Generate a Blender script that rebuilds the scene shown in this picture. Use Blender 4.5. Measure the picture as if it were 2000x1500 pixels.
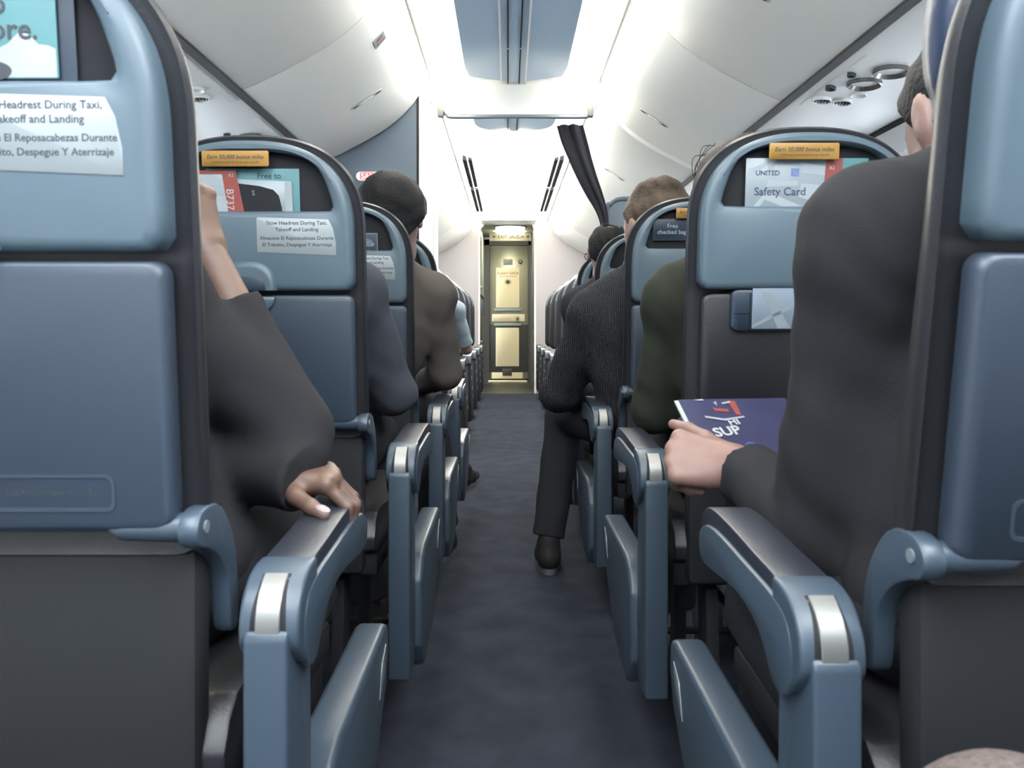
import bpy, bmesh, math, random
import numpy as np
from mathutils import Vector, Matrix

random.seed(7)
for o in list(bpy.data.objects):
    bpy.data.objects.remove(o)
SC = bpy.context.scene
COL = SC.collection
R = math.radians

# ------------------------------------------------------------------ camera, world, exposure
cam_data = bpy.data.cameras.new('camera')
cam = bpy.data.objects.new('camera', cam_data)
COL.objects.link(cam)
SC.camera = cam
cam.location = (-0.04, 0.0, 0.84)
cam.rotation_euler = (R(90), 0, 0)
cam_data.sensor_width = 36
cam_data.lens = 27.0
cam_data.shift_x = 0.004
cam_data.shift_y = -0.057
cam_data.clip_start = 0.02
cam_data.dof.use_dof = True
cam_data.dof.focus_distance = 2.6
cam_data.dof.aperture_fstop = 11.0

world = bpy.data.worlds.new('daylight')
SC.world = world
world.use_nodes = True
bg = world.node_tree.nodes['Background']
bg.inputs['Color'].default_value = (0.86, 0.93, 1.0, 1)
bg.inputs['Strength'].default_value = 17.0

SC.view_settings.view_transform = 'Standard'
SC.view_settings.look = 'None'
SC.view_settings.gamma = 1.0
SC.view_settings.use_curve_mapping = False
SC.view_settings.exposure = 0.3
COVE_SEEN = 12.0          # radiance of the cove diffusers along the ceiling

# ------------------------------------------------------------------ materials
def lin(c):
    out = []
    for v in c:
        v = v / 255.0
        out.append(v / 12.92 if v <= 0.04045 else ((v + 0.055) / 1.055) ** 2.4)
    return tuple(out)

MATS = {}
def mat(name, col, rough=0.5, metal=0.0, emit=0.0, bump=0.0, bscale=60.0, spec=0.5, vary=0.0, vscale=4.0, sheen=0.0, ecol=None):
    if name in MATS:
        return MATS[name]
    m = bpy.data.materials.new(name)
    m.use_nodes = True
    nt = m.node_tree
    b = nt.nodes['Principled BSDF']
    b.inputs['Base Color'].default_value = (*col, 1)
    b.inputs['Roughness'].default_value = rough
    b.inputs['Metallic'].default_value = metal
    b.inputs['Specular IOR Level'].default_value = spec
    if sheen:
        b.inputs['Sheen Weight'].default_value = sheen
    if emit:
        b.inputs['Emission Color'].default_value = (*(ecol or col), 1)
        b.inputs['Emission Strength'].default_value = emit
    if bump or vary:
        tc = nt.nodes.new('ShaderNodeTexCoord')
    if bump:
        n = nt.nodes.new('ShaderNodeTexNoise')
        n.inputs['Scale'].default_value = bscale
        n.inputs['Detail'].default_value = 4
        bp = nt.nodes.new('ShaderNodeBump')
        bp.inputs['Strength'].default_value = bump
        bp.inputs['Distance'].default_value = 0.004
        nt.links.new(tc.outputs['Object'], n.inputs['Vector'])
        nt.links.new(n.outputs['Fac'], bp.inputs['Height'])
        nt.links.new(bp.outputs['Normal'], b.inputs['Normal'])
    if vary:
        n2 = nt.nodes.new('ShaderNodeTexNoise')
        n2.inputs['Scale'].default_value = vscale
        n2.inputs['Detail'].default_value = 5
        r = nt.nodes.new('ShaderNodeValToRGB')
        r.color_ramp.elements[0].position = 0.3
        r.color_ramp.elements[1].position = 0.7
        r.color_ramp.elements[0].color = (*[max(0, c * (1 - vary)) for c in col], 1)
        r.color_ramp.elements[1].color = (*[min(1, c * (1 + vary)) for c in col], 1)
        nt.links.new(tc.outputs['Object'], n2.inputs['Vector'])
        nt.links.new(n2.outputs['Fac'], r.inputs['Fac'])
        nt.links.new(r.outputs['Color'], b.inputs['Base Color'])
    MATS[name] = m
    return m

M_BIN = mat('bin_white', (0.87, 0.865, 0.81), 0.32, spec=0.5)
M_CEIL = mat('ceiling_white', (0.80, 0.80, 0.77), 0.5)
M_CEILSHADE = mat('ceiling_blue_shade', (0.46, 0.60, 0.74), 0.22, spec=0.7)  # bluish shade of the cove-lit ceiling put into the colour
M_COVE = mat('cove_diffuser', (0.9, 0.9, 0.86), 0.5, emit=COVE_SEEN, ecol=(1.0, 0.968, 0.875))
M_WALL = mat('sidewall_white', (0.72, 0.73, 0.74), 0.5)
M_PSU = mat('service_panel_white', (0.80, 0.80, 0.77), 0.45)
M_SEAL = mat('bin_seal', (0.02905, 0.02905, 0.02988), 0.7)
M_GAP = mat('trim_olive', (0.166, 0.1743, 0.1577), 0.5)
M_FLOOR = mat('carpet', (0.02316, 0.02779, 0.03893), 0.95, spec=0.12, bump=0.6, bscale=400, vary=0.25, vscale=9)
M_GALLEYFLOOR = mat('galley_vinyl', (0.02905, 0.02988, 0.02158), 0.45)
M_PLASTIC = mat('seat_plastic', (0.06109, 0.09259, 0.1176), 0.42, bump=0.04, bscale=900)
M_PLASTICSHADE = mat('seat_plastic_table_shaded', (0.02457, 0.03669, 0.05531), 0.45, bump=0.04, bscale=900)  # seat plastic darkened for the weaker ceiling light down at the tables
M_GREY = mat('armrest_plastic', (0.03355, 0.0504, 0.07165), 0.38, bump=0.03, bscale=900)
M_LEATHER = mat('dark_leather', (0.01399, 0.01482, 0.01811), 0.42, bump=0.12, bscale=220)
M_NAVY = mat('navy_leather', (0.01132, 0.02316, 0.05403), 0.38, bump=0.1, bscale=220)
M_PAD = mat('armrest_leather', (0.01544, 0.01904, 0.0283), 0.36, bump=0.1, bscale=220)
M_METAL = mat('brushed_metal', (0.2158, 0.22, 0.2158), 0.42, metal=0.7)
M_BLACK = mat('black_plastic', (0.01723, 0.01833, 0.02043), 0.6, spec=0.12)
M_LINING = mat('pocket_lining', (0.01914, 0.02036, 0.02312), 0.8, spec=0.12)
M_STICKER = mat('sticker_white', (0.2271, 0.2586, 0.2712), 0.5)
M_INK = mat('ink_grey', (0.0249, 0.03112, 0.04046), 0.6)
M_INKNAVY = mat('ink_navy', (0.02905, 0.0415, 0.083), 0.6)
M_INKWHITE = mat('ink_white', (0.3154, 0.328, 0.3343), 0.6)
M_YELLOW = mat('sticker_amber', (0.2902, 0.1577, 0.02839), 0.5)
M_TEAL = mat('card_teal', (0.06939, 0.1829, 0.1955), 0.45)
M_CLOUD = mat('card_cloud', (0.2649, 0.2902, 0.2902), 0.5, vary=0.1, vscale=40)
M_CARDPALE = mat('card_pale', (0.1892, 0.2271, 0.2492), 0.4)
M_CARDPALE2 = mat('card_pale_lines', (0.2523, 0.2839, 0.3028), 0.4)
M_RED = mat('card_red', (0.2019, 0.03785, 0.03028), 0.45)
M_CARDNAVY = mat('card_navy', (0.02324, 0.03652, 0.05644), 0.4)
M_BULK = mat('bulkhead_grey', (0.09545, 0.1245, 0.156), 0.6)
M_BULKPINK = mat('bulkhead_pale', (0.2988, 0.2781, 0.2739), 0.7)
M_CURTAIN = mat('curtain_dark', (0.0289, 0.02904, 0.03428), 0.9, spec=0.12, bump=0.2, bscale=500)
M_RAIL = mat('rail_grey', (0.1766, 0.2082, 0.2334), 0.3, metal=0.3)
M_BEIGE = mat('door_beige', (0.70, 0.63, 0.42), 0.5)
M_STEEL = mat('door_steel', (0.2241, 0.2241, 0.166), 0.35, metal=0.4)
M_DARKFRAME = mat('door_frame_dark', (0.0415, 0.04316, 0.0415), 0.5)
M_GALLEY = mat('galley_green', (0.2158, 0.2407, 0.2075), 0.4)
M_LAMPADDED = mat('lamp_added_strong', (1, 1, 1), 0.5, emit=60.0, ecol=(1.0, 0.93, 0.74))
M_LAMP = mat('lamp_warm', (1, 1, 1), 0.5, emit=5.0, ecol=(1.0, 0.95, 0.80))
M_SIGNRED = mat('sign_red', (0.664, 0.083, 0.083), 0.5, emit=0.9, ecol=(0.95, 0.16, 0.15))
M_SIGNWHITE = mat('sign_white', (0.664, 0.664, 0.664), 0.5, emit=0.35, ecol=(1, 0.9, 0.9))
M_CUP = mat('lamp_cup', (0.1826, 0.1826, 0.1867), 0.25, metal=0.5)
M_HANDLE = mat('latch_grey', (0.498, 0.498, 0.4731), 0.35)
M_LATCHDARK = mat('latch_dark', (0.0996, 0.0996, 0.0996), 0.5)
M_SKIN = mat('skin_tan', (0.1073, 0.06166, 0.04558), 0.5, vary=0.12, vscale=30, bump=0.08, bscale=300)
M_SKIN2 = mat('skin_fair', (0.1892, 0.1104, 0.09147), 0.5, vary=0.12, vscale=30, bump=0.08, bscale=300)
M_NAIL = mat('fingernail', (0.2523, 0.1892, 0.1955), 0.3)
M_HAIRBLACK = mat('hair_black', (0.007132, 0.007243, 0.008379), 0.6, spec=0.12, bump=0.8, bscale=160)
M_HAIRGREY = mat('hair_ash', (0.05503, 0.04046, 0.03075), 0.6, spec=0.12, bump=0.8, bscale=120, vary=0.45, vscale=30)
M_HAIRBROWN = mat('hair_brown', (0.0249, 0.01867, 0.0166), 0.6, spec=0.12, bump=0.8, bscale=160)
M_CLOTHBLACK = mat('cloth_black', (0.02067, 0.02111, 0.0237), 0.9, spec=0.12, bump=0.15, bscale=350)
M_CLOTHNAVY = mat('cloth_charcoal', (0.0201, 0.02138, 0.02635), 0.9, spec=0.12, bump=0.15, bscale=350)
M_CLOTHGREY = mat('cloth_slate', (0.03928, 0.04381, 0.05589), 0.9, spec=0.12, bump=0.15, bscale=350)
M_CLOTHTAUPE = mat('cloth_taupe', (0.06939, 0.06308, 0.05677), 0.9, spec=0.12, bump=0.1, bscale=350)
M_CLOTHOLIVE = mat('cloth_olive', (0.02346, 0.02779, 0.021), 0.9, spec=0.12, bump=0.15, bscale=350)
M_CLOTHBLUE = mat('cloth_pale_blue', (0.164, 0.2082, 0.2523), 0.9, bump=0.1, bscale=350)
M_BEIGECLOTH = mat('cloth_beige', (0.1009, 0.082, 0.0757), 0.95, spec=0.12, bump=0.5, bscale=500, vary=0.3, vscale=200)
M_DENIM = mat('trousers_dark', (0.0201, 0.02138, 0.02559), 0.9, spec=0.12, bump=0.2, bscale=400)
M_SHOE = mat('shoe_dark', (0.01544, 0.01544, 0.01698), 0.6, spec=0.12)
M_SHOEGREY = mat('shoe_grey', (0.083, 0.08715, 0.1079), 0.7)
M_SOLE = mat('shoe_sole', (0.083, 0.08715, 0.0996), 0.6)
M_EYE = mat('eye_white', (0.581, 0.581, 0.5644), 0.2)

def knit_material():
    m = mat('cloth_knit', (0.07, 0.075, 0.085), 0.85, spec=0.15)
    nt = m.node_tree
    b = nt.nodes['Principled BSDF']
    tc = nt.nodes.new('ShaderNodeTexCoord')
    w = nt.nodes.new('ShaderNodeTexWave')
    w.inputs['Scale'].default_value = 55
    w.inputs['Distortion'].default_value = 3
    w.inputs['Detail'].default_value = 2
    n = nt.nodes.new('ShaderNodeTexNoise')
    n.inputs['Scale'].default_value = 160
    mx = nt.nodes.new('ShaderNodeMath'); mx.operation = 'MULTIPLY'
    r = nt.nodes.new('ShaderNodeValToRGB')
    r.color_ramp.elements[0].position = 0.30
    r.color_ramp.elements[1].position = 0.62
    r.color_ramp.elements[0].color = (0.013, 0.014, 0.017, 1)
    r.color_ramp.elements[1].color = (0.05, 0.054, 0.06, 1)
    bp = nt.nodes.new('ShaderNodeBump')
    bp.inputs['Strength'].default_value = 0.8
    bp.inputs['Distance'].default_value = 0.006
    L = nt.links.new
    L(tc.outputs['Object'], w.inputs['Vector']); L(tc.outputs['Object'], n.inputs['Vector'])
    L(w.outputs['Fac'], mx.inputs[0]); L(n.outputs['Fac'], mx.inputs[1])
    L(mx.outputs[0], r.inputs['Fac']); L(r.outputs['Color'], b.inputs['Base Color'])
    L(mx.outputs[0], bp.inputs['Height']); L(bp.outputs['Normal'], b.inputs['Normal'])
    return m
M_KNIT = knit_material()

def pane_material():
    m = bpy.data.materials.new('window_pane')
    m.use_nodes = True
    nt = m.node_tree
    nt.nodes.clear()
    o = nt.nodes.new('ShaderNodeOutputMaterial')
    t = nt.nodes.new('ShaderNodeBsdfTransparent')
    t.inputs['Color'].default_value = (0.95, 0.97, 1, 1)
    g = nt.nodes.new('ShaderNodeBsdfGlossy')
    g.inputs['Roughness'].default_value = 0.05
    x = nt.nodes.new('ShaderNodeMixShader')
    x.inputs[0].default_value = 0.06
    nt.links.new(t.outputs[0], x.inputs[1]); nt.links.new(g.outputs[0], x.inputs[2])
    nt.links.new(x.outputs[0], o.inputs['Surface'])
    return m
M_PANE = pane_material()

# ------------------------------------------------------------------ object helpers
def tag(o, label=None, cat=None, group=None, kind=None):
    if label: o['label'] = label
    if cat: o['category'] = cat
    if group: o['group'] = group
    if kind: o['kind'] = kind
    return o

def new_obj(name, mesh, material=None, parent=None):
    o = bpy.data.objects.new(name, mesh)
    COL.objects.link(o)
    if material is not None and not mesh.materials:
        mesh.materials.append(material)
    if parent is not None:
        o.parent = parent
    return o

def obj(name, bm, material=None, parent=None, smooth=True, angle=40):
    me = bpy.data.meshes.new(name)
    bmesh.ops.recalc_face_normals(bm, faces=bm.faces)
    bm.to_mesh(me)
    bm.free()
    if smooth:
        me.polygons.foreach_set('use_smooth', [True] * len(me.polygons))
        me.set_sharp_from_angle(angle=R(angle))
    return new_obj(name, me, material, parent)

def empty(name, loc=(0, 0, 0), label=None, cat=None, group=None, kind=None):
    o = bpy.data.objects.new(name, None)
    COL.objects.link(o)
    o.location = loc
    o.empty_display_size = 0.05
    return tag(o, label, cat, group, kind)

def copy_tree(o, parent=None):
    c = o.copy()
    COL.objects.link(c)
    if parent is not None:
        c.parent = parent
    for ch in list(o.children):
        copy_tree(ch, c)
    return c

def add_box(bm, x0, x1, y0, y1, z0, z1, bev=0.0, seg=2):
    r = bmesh.ops.create_cube(bm, size=1)
    vs = r['verts']
    for v in vs:
        v.co.x = (x0 + x1) / 2 + v.co.x * (x1 - x0)
        v.co.y = (y0 + y1) / 2 + v.co.y * (y1 - y0)
        v.co.z = (z0 + z1) / 2 + v.co.z * (z1 - z0)
    if bev > 0:
        es = list({e for v in vs for e in v.link_edges})
        bmesh.ops.bevel(bm, geom=es, offset=bev, segments=seg, profile=0.5, affect='EDGES', clamp_overlap=True)
    return bm

def box(name, m, x0, x1, y0, y1, z0, z1, bev=0.0, parent=None, seg=2):
    bm = bmesh.new()
    add_box(bm, x0, x1, y0, y1, z0, z1, bev, seg)
    return obj(name, bm, m, parent)

def add_prism(bm, pts, axis, a, b, bev=0.0, seg=2, cap_only=False):
    """extrude 2D polygon pts along axis ('x': pts=(y,z), 'y': pts=(x,z), 'z': pts=(x,y))"""
    def P(p, t):
        return {'x': (t, p[0], p[1]), 'y': (p[0], t, p[1]), 'z': (p[0], p[1], t)}[axis]
    va = [bm.verts.new(P(p, a)) for p in pts]
    vb = [bm.verts.new(P(p, b)) for p in pts]
    n = len(pts)
    fs = [bm.faces.new(va), bm.faces.new(vb[::-1])]
    for i in range(n):
        j = (i + 1) % n
        fs.append(bm.faces.new((va[i], vb[i], vb[j], va[j])))
    bmesh.ops.recalc_face_normals(bm, faces=fs)
    if bev > 0:
        es = list({e for f in fs for e in f.edges})
        if cap_only:
            es = [e for e in es if (e.verts[0] in va and e.verts[1] in va) or (e.verts[0] in vb and e.verts[1] in vb)]
        else:
            es = [e for e in es if len(e.link_faces) == 2 and e.calc_face_angle(0) > R(28)]
        bmesh.ops.bevel(bm, geom=es, offset=bev, segments=seg, profile=0.5, affect='EDGES', clamp_overlap=True)
    return bm

def prism(name, m, pts, axis, a, b, bev=0.0, parent=None, seg=2, cap_only=False):
    bm = bmesh.new()
    add_prism(bm, pts, axis, a, b, bev, seg, cap_only)
    return obj(name, bm, m, parent)

def smooth_path(pts, n=6, closed=False):
    """Catmull-Rom through points"""
    P = [Vector(p) for p in pts]
    out = []
    N = len(P)
    rng = range(N if closed else N - 1)
    for i in rng:
        if closed:
            p0, p1, p2, p3 = P[(i - 1) % N], P[i], P[(i + 1) % N], P[(i + 2) % N]
        else:
            p0, p1, p2, p3 = P[max(i - 1, 0)], P[i], P[i + 1], P[min(i + 2, N - 1)]
        for k in range(n):
            t = k / n
            out.append(0.5 * ((2 * p1) + (-p0 + p2) * t + (2 * p0 - 5 * p1 + 4 * p2 - p3) * t * t + (-p0 + 3 * p1 - 3 * p2 + p3) * t ** 3))
    if not closed:
        out.append(P[-1])
    return out

def add_tube(bm, pts, rad, n=10):
    pts = [Vector(p) for p in pts]
    rs = rad if isinstance(rad, (list, tuple)) else [rad] * len(pts)
    rings = []
    up = Vector((0, 0, 1))
    for i, p in enumerate(pts):
        d = (pts[min(i + 1, len(pts) - 1)] - pts[max(i - 1, 0)]).normalized()
        u = d.cross(up)
        if u.length < 1e-3:
            u = d.cross(Vector((1, 0, 0)))
        u.normalize()
        w = d.cross(u).normalized()
        rings.append([bm.verts.new(p + (u * math.cos(2 * math.pi * k / n) + w * math.sin(2 * math.pi * k / n)) * rs[i]) for k in range(n)])
    for a, b in zip(rings, rings[1:]):
        for k in range(n):
            bm.faces.new((a[k], a[(k + 1) % n], b[(k + 1) % n], b[k]))
    bm.faces.new(rings[0][::-1]); bm.faces.new(rings[-1])
    return bm

def tube(name, m, pts, rad, parent=None, n=10):
    bm = bmesh.new()
    add_tube(bm, pts, rad, n)
    return obj(name, bm, m, parent)

def add_loops(bm, loops, cap0=False, cap1=False):
    rings = [[bm.verts.new(p) for p in L] for L in loops]
    n = len(rings[0])
    for a, b in zip(rings, rings[1:]):
        for k in range(n):
            bm.faces.new((a[k], a[(k + 1) % n], b[(k + 1) % n], b[k]))
    if cap0: bm.faces.new(rings[0][::-1])
    if cap1: bm.faces.new(rings[-1])
    return bm

def ray_resample(poly, c, N):
    out = []
    for k in range(N):
        a = 2 * math.pi * (k + 0.5) / N
        dx, dy = math.cos(a), math.sin(a)
        best = None
        for i in range(len(poly)):
            x1, y1 = poly[i][0] - c[0], poly[i][1] - c[1]
            x2, y2 = poly[(i + 1) % len(poly)][0] - c[0], poly[(i + 1) % len(poly)][1] - c[1]
            ex, ey = x2 - x1, y2 - y1
            den = dx * ey - dy * ex
            if abs(den) < 1e-12: continue
            t = (x1 * ey - y1 * ex) / den
            s = (x1 * dy - y1 * dx) / den
            if t > 0 and -1e-9 <= s <= 1 + 1e-9 and (best is None or t > best):
                best = t
        t = best or 0.001
        out.append((c[0] + dx * t, c[1] + dy * t))
    return out

def shrink(poly, c, d):
    out = []
    for p in poly:
        v = Vector((p[0] - c[0], p[1] - c[1]))
        L = v.length
        v = v * ((L - d) / L)
        out.append((c[0] + v.x, c[1] + v.y))
    return out

def rrect(x0, x1, z0, z1, r, n=5):
    pts = []
    for cx, cz, a0 in ((x1 - r, z0 + r, -90), (x1 - r, z1 - r, 0), (x0 + r, z1 - r, 90), (x0 + r, z0 + r, 180)):
        for k in range(n + 1):
            a = R(a0 + 90 * k / n)
            pts.append((cx + r * math.cos(a), cz + r * math.sin(a)))
    return pts

def add_plate(bm, poly, y0, y1, r=0.004):
    """rounded-edge plate: outline in x,z; rear face (towards the camera) at y0, far face at y1"""
    c = (sum(p[0] for p in poly) / len(poly), sum(p[1] for p in poly) / len(poly))
    L = []
    f3 = lambda q, y: [(p[0], y, p[1]) for p in q]
    L.append(f3(shrink(poly, c, r), y1)); L.append(f3(poly, y1 - r))
    L.append(f3(poly, y0 + r)); L.append(f3(shrink(poly, c, r * 0.3), y0 + r * 0.3)); L.append(f3(shrink(poly, c, r), y0))
    return add_loops(bm, L, True, True)

def plate(name, m, poly, y0, y1, r=0.004, parent=None):
    bm = bmesh.new()
    add_plate(bm, poly, y0, y1, r)
    return obj(name, bm, m, parent, angle=50)

def ellipse(cx, cz, rx, rz, n=32):
    return [(cx + rx * math.cos(2 * math.pi * k / n), cz + rz * math.sin(2 * math.pi * k / n)) for k in range(n)]

def text_mesh(lines, ys=None):
    """lines: (string, x, z, size, align, bold, shear); flat lettering facing -y, in the x,z plane"""
    bm = bmesh.new()
    for s, x, z, size, align, bold, shear in lines:
        cu = bpy.data.curves.new('t', 'FONT')
        cu.body = s
        cu.size = size
        cu.align_x = align
        cu.offset = bold * size
        cu.shear = shear
        cu.extrude = 0.00012
        cu.resolution_u = 3
        o = bpy.data.objects.new('t', cu)
        COL.objects.link(o)
        bpy.context.view_layer.update()
        me = bpy.data.meshes.new_from_object(o.evaluated_get(bpy.context.evaluated_depsgraph_get()))
        me.transform(Matrix(((1, 0, 0, x), (0, 0, -1, 0), (0, 1, 0, z), (0, 0, 0, 1))))
        bm.from_mesh(me)
        bpy.data.objects.remove(o)
        bpy.data.curves.remove(cu)
        bpy.data.meshes.remove(me)
    return bm

def lettering(lines, m, parent, y, name='lettering'):
    o = obj(name, text_mesh(lines), m, parent, smooth=False)
    o.location = (0, y, 0)
    return o

# ------------------------------------------------------------------ smooth solids from distance fields (people, hands, shoes)
def surface_nets(f, lo, h):
    nx, ny, nz = f.shape
    s = f < 0
    c = [s[i:nx - 1 + i, j:ny - 1 + j, k:nz - 1 + k] for i in (0, 1) for j in (0, 1) for k in (0, 1)]
    tot = sum(a.astype(np.int8) for a in c)
    act = (tot > 0) & (tot < 8)
    idx = np.argwhere(act)
    if len(idx) == 0:
        return np.zeros((0, 3)), np.zeros((0, 4), int)
    vid = -np.ones(act.shape, np.int64)
    vid[tuple(idx.T)] = np.arange(len(idx))
    acc = np.zeros((len(idx), 3)); cnt = np.zeros(len(idx))
    cr = [(i, j, k) for i in (0, 1) for j in (0, 1) for k in (0, 1)]
    for a in range(8):
        for b in range(a + 1, 8):
            d = [abs(cr[a][q] - cr[b][q]) for q in range(3)]
            if sum(d) != 1: continue
            va = f[tuple((idx + cr[a]).T)]; vb = f[tuple((idx + cr[b]).T)]
            x = (va < 0) != (vb < 0)
            t = np.where(x, va / np.where(x, va - vb, 1), 0)
            p = np.array(cr[a])[None] + t[:, None] * (np.array(cr[b]) - np.array(cr[a]))[None]
            acc += np.where(x[:, None], p, 0); cnt += x
    V = (idx + acc / cnt[:, None]) * h + np.array(lo)
    F = []
    for ax in range(3):
        o1, o2 = [q for q in range(3) if q != ax]
        sl0 = [slice(None)] * 3; sl1 = [slice(None)] * 3
        sl0[ax] = slice(0, -1); sl1[ax] = slice(1, None)
        ch = s[tuple(sl0)] != s[tuple(sl1)]
        e = np.argwhere(ch)
        e = e[(e[:, o1] > 0) & (e[:, o2] > 0) & (e[:, o1] < f.shape[o1] - 1) & (e[:, o2] < f.shape[o2] - 1)]
        def vv(d1, d2):
            q = e.copy(); q[:, o1] -= d1; q[:, o2] -= d2
            return vid[tuple(q.T)]
        quad = np.stack([vv(1, 1), vv(0, 1), vv(0, 0), vv(1, 0)], 1)
        ins = s[tuple(e.T)]
        flip = ins if ax != 1 else ~ins
        quad = np.where(flip[:, None], quad, quad[:, ::-1])
        F.append(quad)
    return V, np.concatenate(F)

class Field:
    def __init__(self, lo, hi, h):
        self.lo = np.array(lo, float); self.h = h
        n = np.ceil((np.array(hi) - self.lo) / h).astype(int) + 1
        self.f = np.full(n, 0.3, np.float32)
        self.ax = [(self.lo[i] + np.arange(n[i]) * h).astype(np.float32) for i in range(3)]
    def _apply(self, lo, hi, fn, k, cut, sub):
        m = max(k, 0) + 3 * self.h
        sl = []; g = []
        for i in range(3):
            a = int(np.searchsorted(self.ax[i], lo[i] - m)); b = int(np.searchsorted(self.ax[i], hi[i] + m))
            if b <= a: return self
            sl.append(slice(a, b))
            sh = [1, 1, 1]; sh[i] = b - a
            g.append(self.ax[i][a:b].reshape(sh))
        d = fn(*g)
        for (p, n) in (cut or []):
            n = Vector(n).normalized()
            d = np.maximum(d, (g[0] - p[0]) * n[0] + (g[1] - p[1]) * n[1] + (g[2] - p[2]) * n[2])
        a = self.f[tuple(sl)]
        if sub:
            self.f[tuple(sl)] = np.maximum(a, -d)
        elif k <= 0:
            self.f[tuple(sl)] = np.minimum(a, d)
        else:
            t = np.clip(0.5 + 0.5 * (a - d) / k, 0, 1)
            self.f[tuple(sl)] = a + (d - a) * t - k * t * (1 - t)
        return self
    def cone(self, a, b, ra, rb, k=0.02, cut=None, sub=False):
        a = np.array(a, float); b = np.array(b, float)
        ba = b - a; L2 = max(float(ba @ ba), 1e-9)
        def fn(x, y, z):
            px, py, pz = x - a[0], y - a[1], z - a[2]
            t = np.clip((px * ba[0] + py * ba[1] + pz * ba[2]) / L2, 0, 1)
            return np.sqrt((px - t * ba[0]) ** 2 + (py - t * ba[1]) ** 2 + (pz - t * ba[2]) ** 2) - (ra + t * (rb - ra))
        r = max(ra, rb)
        return self._apply(np.minimum(a, b) - r, np.maximum(a, b) + r, fn, k, cut, sub)
    def ell(self, c, r, M=None, k=0.02, cut=None, sub=False):
        c = np.array(c, float); r = np.array(r, float)
        M = np.eye(3) if M is None else np.array(M, float)
        def fn(x, y, z):
            px, py, pz = x - c[0], y - c[1], z - c[2]
            q = [px * M[0, i] + py * M[1, i] + pz * M[2, i] for i in range(3)]
            k0 = np.sqrt(sum((q[i] / r[i]) ** 2 for i in range(3)))
            k1 = np.sqrt(sum((q[i] / r[i] ** 2) ** 2 for i in range(3))) + 1e-9
            return np.where(k0 > 1e-4, k0 * (k0 - 1) / k1, -float(min(r)))
        e = np.abs(M) @ r
        return self._apply(c - e, c + e, fn, k, cut, sub)
    def wrinkle(self, amp, s, seed=0.0):
        X = self.ax[0][:, None, None]; Y = self.ax[1][None, :, None]; Z = self.ax[2][None, None, :]
        self.f += amp * (np.sin(s * (X + 0.7 * Z) + seed + 2 * np.sin(0.6 * s * Y)) * np.sin(s * (0.8 * Y - 0.9 * Z) + 1.3 * seed + np.sin(0.8 * s * X)))
        return self
    def mesh(self):
        return surface_nets(self.f, self.lo, self.h)

def solid(name, parts, m, parent=None):
    Vs, Fs, off = [], [], 0
    for V, F in parts:
        Vs.append(V); Fs.append(F + off); off += len(V)
    V = np.concatenate(Vs); F = np.concatenate(Fs)
    me = bpy.data.meshes.new(name)
    me.vertices.add(len(V)); me.vertices.foreach_set('co', V.astype(np.float32).ravel())
    me.loops.add(len(F) * 4); me.loops.foreach_set('vertex_index', F.astype(np.int32).ravel())
    me.polygons.add(len(F)); me.polygons.foreach_set('loop_start', np.arange(len(F), dtype=np.int32) * 4)
    me.polygons.foreach_set('loop_total', np.full(len(F), 4, np.int32))
    me.update(calc_edges=True)
    me.validate()
    me.polygons.foreach_set('use_smooth', [True] * len(me.polygons))
    return new_obj(name, me, m, parent)

def unit(v):
    v = np.array(v, float)
    return v / np.linalg.norm(v)

# ------------------------------------------------------------------ cabin shell
Y0, Y1C, YF = -1.7, 4.08, 9.5       # rear of the built cabin, class divider, front bulkheads
floor = box('floor', M_FLOOR, -1.75, 1.75, Y0, YF, -0.05, 0.0)
tag(floor, 'dark blue grey carpet running up the aisle', kind='structure')
gfl = box('floor_galley', M_GALLEYFLOOR, -1.2, 1.2, YF, 11.7, -0.05, 0.0)
tag(gfl, 'dark olive vinyl floor before the cockpit door', kind='structure')

LIP = (0.455, 2.135)
PROF = [LIP, (0.500, 2.035), (0.560, 1.955), (0.650, 1.875), (0.755, 1.808), (0.860, 1.752), (0.950, 1.708), (1.0, 1.690)]
def bin_profile(s):
    sm = smooth_path([(p[0], p[1]) for p in PROF], 4) if False else None
    pts = []
    P = [Vector((a, b, 0)) for a, b in PROF]
    for v in smooth_path(P, 5):
        pts.append((s * v.x, v.y))
    pts += [(s * 1.02, 1.70), (s * 1.45, 1.72), (s * 1.45, 2.2), (s * 0.52, 2.2), (s * 0.462, 2.16)]
    return pts

def prof_at(t):
    """point and tangent on the door curve, t in 0..1"""
    P = [Vector((a, b, 0)) for a, b in PROF]
    pts = smooth_path(P, 12)
    i = min(int(t * (len(pts) - 1)), len(pts) - 2)
    p = pts[i]; d = (pts[i + 1] - pts[i]).normalized()
    return p, d

def latch(parent, s, y, t=0.47):
    p, d = prof_at(t)
    n = Vector((-d.y, d.x, 0))
    if n.y > 0: n = -n
    # local frame: along d (in section), along Y, normal n
    def W(a, b, c):
        q = p + d * a + n * c
        return (s * q.x, y + b, q.y)
    def plate_on(name, m, a0, ra, rb, h, par):
        bm = bmesh.new()
        N = 28
        L = []
        for rr, hh in ((1.0, -0.002), (1.0, h * 0.6), (0.9, h), (0.5, h)):
            L.append([W(a0 + ra * rr * math.cos(2 * math.pi * k / N), rb * rr * math.sin(2 * math.pi * k / N), hh) for k in range(N)])
        add_loops(bm, L, False, True)
        return obj(name, bm, m, par)
    pl = plate_on('latch', M_HANDLE, 0, 0.085, 0.019, 0.004, parent)
    for a0 in (-0.060, 0.060):
        plate_on('finger_recess', M_LATCHDARK, a0, 0.016, 0.010, 0.0048, pl)
    plate_on('latch_paddle', M_BIN, 0, 0.036, 0.013, 0.007, pl)

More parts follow.
